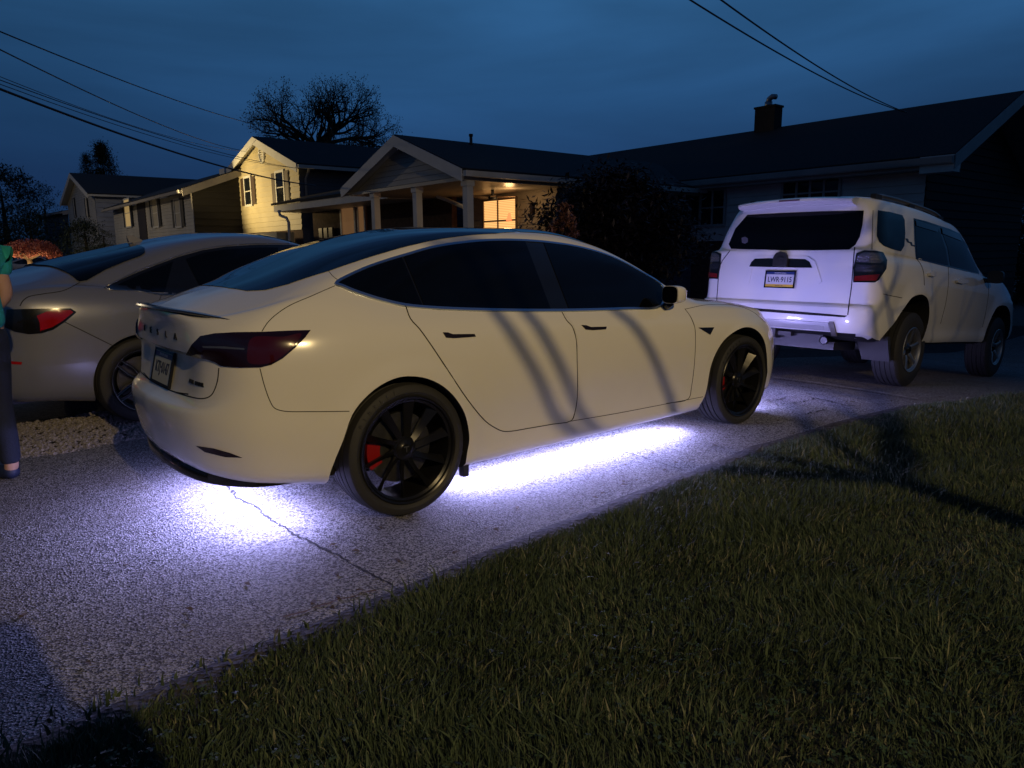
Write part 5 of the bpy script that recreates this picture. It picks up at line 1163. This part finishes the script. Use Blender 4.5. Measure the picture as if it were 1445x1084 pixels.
# person at the left edge
SKIN=mat('skin',(.50,.30,.22),.5); TEAL=mat('teal_cotton',(.02,.36,.34),.85,bump=.6,bscale=9,var=.12,vscale=6); JEAN=mat('dark_jeans',(.012,.018,.04),.9,bump=.3,bscale=90); SHOE=mat('navy_shoe',(.012,.02,.055),.6); HAIR=mat('dark_blond_hair',(.16,.09,.05),.55,bump=.8,bscale=40)
def skin(name,V,E,R,m,parent,sub=2,root=0):
    me=bpy.data.meshes.new(name); me.from_pydata([tuple(v) for v in V],E,[]); o=bpy.data.objects.new(name,me); COL.objects.link(o)
    md=o.modifiers.new('s','SKIN'); me.skin_vertices.new() if not me.skin_vertices else None
    for i,r_ in enumerate(R): me.skin_vertices[0].data[i].radius=(r_ if isinstance(r_,tuple) else (r_,r_))
    me.skin_vertices[0].data[root].use_root=True; s_=o.modifiers.new('u','SUBSURF'); s_.levels=s_.render_levels=sub
    bpy.context.view_layer.update(); dg=bpy.context.evaluated_depsgraph_get(); m2=bpy.data.meshes.new_from_object(o.evaluated_get(dg)); bpy.data.objects.remove(o)
    o=bpy.data.objects.new(name,m2); COL.objects.link(o); m2.materials.clear(); m2.materials.append(m); m2.shade_smooth(); o.parent=parent; return o
def person(loc,rz,label,sc_=1,shirt=TEAL,up=0):
    """local frame: faces +x; left is +y"""
    g=empty('person',loc,(0,0,rz)); g.scale=(sc_,)*3; tag(g,label,'person')
    V=[(0,0,.96),(0,0,1.10),(0,0,1.28),(0,0,1.42),(.01,0,1.50),(.03,0,1.60),(.035,0,1.68)]; R=[(.13,.16),(.11,.14),(.12,.16),(.085,.13),(.055,.055),(.085,.072),(.07,.06)]
    E=[(0,1),(1,2),(2,3),(3,4),(4,5),(5,6)]
    def add(par,pts,rad):
        for p_,r_ in zip(pts,rad): V.append(p_); R.append(r_); E.append((par,len(V)-1)); par=len(V)-1
        return par
    for s in (1,-1):
        add(0,[(0,s*.09,.86),(.01,s*.10,.50),(-.01,s*.11,.10),(.0,s*.11,.05),(.12,s*.12,.035)],[.085,.058,.042,.04,.035])
        h=add(3,[(0,s*.17,1.40),(-.03,s*.215,1.12),(.13,s*.19,.99+up),(.20,s*.17,1.0+up)],[.055,.044,.034,.028])
        for k in range(4): add(h,[(.255,s*(.15+.018*k),1.015-.008*k+up),(.29,s*(.145+.017*k),1.0-.012*k+up),(.30,s*(.142+.016*k),.975-.012*k+up)],[.010,.009,.007])
        add(h,[(.22,s*.145,1.03+up),(.25,s*.135,1.045+up)],[.011,.009])
    bd=skin('body',V,E,R,SKIN,g,2)
    # face
    for s in (1,-1):
        MB().lathe([(0,-.011),(.008,-.008),(.011,0),(.008,.008),(0,.011)],10,'z',c=(.112,s*.030,1.625)).build('eye',mat('eye_white',(.6,.6,.6),.2),g,True)
        MB().tube([(.03,s*.078,1.60),(.025,s*.092,1.615),(.03,s*.080,1.645)],[.012,.014,.010],6).build('ear',SKIN,g,True)
    MB().tube([(.112,0,1.63),(.128,0,1.603),(.135,0,1.590),(.115,0,1.580)],[.008,.012,.014,.008],8).build('nose',SKIN,g,True)
    MB().tube([(.108,-.024,1.556),(.118,0,1.555),(.108,.024,1.556)],[.004,.008,.004],6).build('mouth',mat('lips',(.4,.15,.12),.4),g,True)
    # hair: cap and strands to the shoulder
    b=MB()
    for i in range(150):
        a=rr.uniform(1.0,5.28); x=math.cos(a); y=math.sin(a); L_=rr.uniform(.20,.36); P=[(.03+.02*x,.03*y,1.755),(.03+.085*x,.080*y,1.70),(.02+.105*x,.095*y,1.62),(.0+.11*x+rr.gauss(0,.01),.105*y+rr.gauss(0,.01),1.62-L_*.5),(-.01+.10*x,.11*y+rr.gauss(0,.015),1.62-L_)]; b.tube(crom(np.array(P),3),[.010]*12+[.004],4,cap=False)
    hr=b.build('hair',HAIR,g,True)
    # clothes follow the body
    Vt=[(0,0,.90),(0,0,1.02),(0,0,1.14),(0,0,1.30),(0,0,1.43),(.005,0,1.475)]; Rt=[(.155,.185),(.15,.18),(.13,.165),(.14,.18),(.10,.15),(.062,.075)]; Et=[(0,1),(1,2),(2,3),(3,4),(4,5)]
    for s in (1,-1):
        k=len(Vt); Vt+=[(0,s*.185,1.40),(-.02,s*.215,1.22)]; Rt+=[.078,.066]; Et+=[(4,k),(k,k+1)]
    skin('shirt',Vt,Et,Rt,shirt,g,2)
    Vp=[(0,0,.99),(0,0,.90)]; Rp=[(.135,.165),(.145,.175)]; Ep=[(0,1)]
    for s in (1,-1):
        k=len(Vp); Vp+=[(0,s*.092,.80),(.015,s*.10,.50),(-.008,s*.11,.22),(0,s*.11,.09)]; Rp+=[.105,.074,.060,.058]; Ep+=[(1,k),(k,k+1),(k+1,k+2),(k+2,k+3)]
    skin('trousers',Vp,Ep,Rp,JEAN,g,2)
    for s in (1,-1): skin('shoe',[(-.045,s*.11,.045),(.03,s*.112,.050),(.12,s*.12,.042),(.185,s*.125,.035)],[(0,1),(1,2),(2,3)],[(.05,.042),(.052,.05),(.046,.038),(.03,.022)],SHOE,g,2)
    return g
q=ground(-5,684)
p1=person((q.x,q.y,0),math.radians(128),'person in a teal T-shirt and dark jeans, cut off by the left edge',.955)
p2=person((-1.83,-4.22,0),math.radians(84),'person in dark clothes standing on the driveway behind the viewer, holding up a phone',1.02,mat('black_cotton',(.02,.02,.022),.9),.22)
tag(MB().box((-1.81,-3.905,1.12),(-1.73,-3.897,1.27)).build('mobile_phone',GLOSSBLK),'black mobile phone held by the person in dark clothes','phone')
LP,SIDE,REAR,FRONT,HEAD,OUT=3450,90,38,44,19,7
# ================================================================== light
W=bpy.data.worlds.new('World'); SC.world=W; W.use_nodes=True; t=W.node_tree; L=t.links; bg=t.nodes['Background']
tc=nn(t,'ShaderNodeTexCoord'); sp=nn(t,'ShaderNodeSeparateXYZ'); L.new(tc.outputs['Generated'],sp.inputs[0])
r=nn(t,'ShaderNodeValToRGB'); L.new(sp.outputs['Z'],r.inputs['Fac']); e=r.color_ramp.elements
e[0].position=0; e[0].color=(.007,.024,.062,1); e[1].position=.32; e[1].color=(.023,.094,.225,1)
for p,c in ((.08,(.009,.029,.088,1)),(.19,(.014,.056,.145,1)),(.5,(.016,.055,.16,1)),(1,(.010,.035,.11,1))): x=e.new(p); x.color=c
dt=nn(t,'ShaderNodeVectorMath',operation='DOT_PRODUCT'); L.new(tc.outputs['Generated'],dt.inputs[0]); dt.inputs[1].default_value=(.80,.55,.25)
mr=nn(t,'ShaderNodeMapRange'); mr.inputs['From Min'].default_value=.35; mr.inputs['From Max'].default_value=1; mr.inputs['To Min'].default_value=.42; mr.inputs['To Max'].default_value=1.12; L.new(dt.outputs['Value'],mr.inputs['Value'])
mp=nn(t,'ShaderNodeMapping'); mp.inputs['Scale'].default_value=(1.3,1.3,7.5); mp.inputs['Rotation'].default_value=(.10,-.06,0); L.new(tc.outputs['Generated'],mp.inputs['Vector'])
n=nn(t,'ShaderNodeTexNoise'); n.inputs['Scale'].default_value=1.12; n.inputs['Detail'].default_value=5; n.inputs['Roughness'].default_value=.48; n.inputs['Distortion'].default_value=.4; L.new(mp.outputs['Vector'],n.inputs['Vector'])
m3=nn(t,'ShaderNodeMapRange'); m3.inputs['From Min'].default_value=.35; m3.inputs['From Max'].default_value=.68; m3.inputs['To Min'].default_value=.76; m3.inputs['To Max'].default_value=1.28; L.new(n.outputs['Fac'],m3.inputs['Value'])
mu=nn(t,'ShaderNodeMath',operation='MULTIPLY'); L.new(mr.outputs['Result'],mu.inputs[0]); L.new(m3.outputs['Result'],mu.inputs[1])
vs=nn(t,'ShaderNodeVectorMath',operation='SCALE'); L.new(r.outputs['Color'],vs.inputs[0]); L.new(mu.outputs[0],vs.inputs['Scale'])
L.new(vs.outputs['Vector'],bg.inputs['Color']); bg.inputs['Strength'].default_value=1.12
sk=nn(t,'ShaderNodeTexSky',sky_type='NISHITA'); sk.sun_disc=False; sk.sun_elevation=math.radians(-4); sk.sun_rotation=math.radians(200)
b2=nn(t,'ShaderNodeBackground'); b2.inputs['Strength'].default_value=.05; L.new(sk.outputs['Color'],b2.inputs['Color'])
ad=nn(t,'ShaderNodeAddShader'); L.new(bg.outputs[0],ad.inputs[0]); L.new(b2.outputs[0],ad.inputs[1]); L.new(ad.outputs[0],t.nodes['World Output'].inputs['Surface'])
def lamp(name,typ,loc,aim,P,col,size=.1,size_y=None,ang=None,blend=.3,parent=None):
    l=bpy.data.lights.new(name,typ); l.energy=P; l.color=col; o=bpy.data.objects.new(name,l); COL.objects.link(o); o.location=loc
    o.rotation_euler=(Vector(aim)-Vector(loc)).to_track_quat('-Z','Y').to_euler()
    if typ=='AREA': l.shape='RECTANGLE'; l.size=size; l.size_y=size_y or size
    else: l.shadow_soft_size=size
    if typ=='SPOT': l.spot_size=math.radians(ang); l.spot_blend=blend
    return o
lamp('street_lamp_light','SPOT',LAMP,(1.0,-.4,0),LP,(1,.72,.32),.08,ang=53,blend=1.0)
V0=(.42,.41,1)
def strip(name,x0,y0,x1,y1,z,out,P,w=.02,tilt=.6):
    """one row of under-car LEDs: emissive tape plus the light it throws"""
    c=Vector(((x0+x1)/2,(y0+y1)/2,z)); d=Vector((x1-x0,y1-y0,0)); Ln=d.length; d.normalize(); o_=Vector(out).normalized()
    aim=(o_*tilt+Vector((0,0,-1))).normalized(); zz=-aim; xx=d; yy=zz.cross(xx)
    l=bpy.data.lights.new(name,'AREA'); l.shape='RECTANGLE'; l.size=Ln; l.size_y=w; l.energy=P; l.color=V0
    o=bpy.data.objects.new(name,l); COL.objects.link(o); M_=Matrix((xx,yy,zz)).transposed().to_4x4(); M_.translation=c+Vector((0,0,-.012)); o.matrix_world=M_
    s=Vector((-d.y,d.x,0)); b=MB(); p=[c-d*Ln/2,c+d*Ln/2]
    b.hexa([p[0]-s*.006+Vector((0,0,-.004)),p[1]-s*.006+Vector((0,0,-.004)),p[1]+s*.006+Vector((0,0,-.004)),p[0]+s*.006+Vector((0,0,-.004)),p[0]-s*.006,p[1]-s*.006,p[1]+s*.006,p[0]+s*.006])
    b.build('light_strip',mat('led_tape',(.8,.8,.9),.5,em=(.75,.72,1),es=12),sed)
for s_ in (-1,1): strip('underglow_side',.42,s_*.64,2.36,s_*.64,.150,(0,s_,0),SIDE*(1 if s_<0 else .35),tilt=.12)
strip('underglow_rear',-.55,-.66,-.55,.30,.236,(-1,0,0),REAR,tilt=.35)
strip('underglow_rear',-.62,-.50,-.62,.60,.236,(-1,0,0),OUT,tilt=1.6)
strip('underglow_side',.5,-.715,2.3,-.715,.150,(0,-1,0),OUT*1.2,tilt=1.3)
strip('underglow_front',3.40,-.60,3.40,.60,.165,(1,0,0),FRONT,tilt=1.6)
for s_ in (-1,1): lamp('front_lamp_light','AREA',(3.66,s_*.50,.42),(5,s_*.45,.92),HEAD,(.42,.38,1),.25,.05)
# lamps the place has
q=Vector((8.6,32.4,2.6)); lamp('gable_floodlight','SPOT',(6.4,30.2,3.2),(10.6,27.6,4.8),1500,(1,.72,.30),.15,ang=95,blend=.9)
lamp('porch_light','POINT',(10.1,10.55,2.60),(0,0,0),9,(1,.60,.25),.12)
#,'POINT',(9.6,19.5,2.3),(0,0,0),3,(1,.70,.35),.12)
w=at(30,372,36); lamp('garden_spot','POINT',at(15,388,36.6),(0,0,0),60,(1,.72,.38),.05); lamp('garden_spot','POINT',at(60,385,36.6),(0,0,0),50,(1,.72,.38),.05)
lamp('far_street_lamp_light','POINT',(-3,42,7.5),(0,0,0),900,(1,.78,.48),.15)
SC.view_settings.view_transform='Standard'; SC.view_settings.look='None'; SC.view_settings.exposure=0; SC.view_settings.gamma=1
SC.cycles.use_denoising=True; SC.cycles.max_bounces=6; SC.cycles.sample_clamp_indirect=4
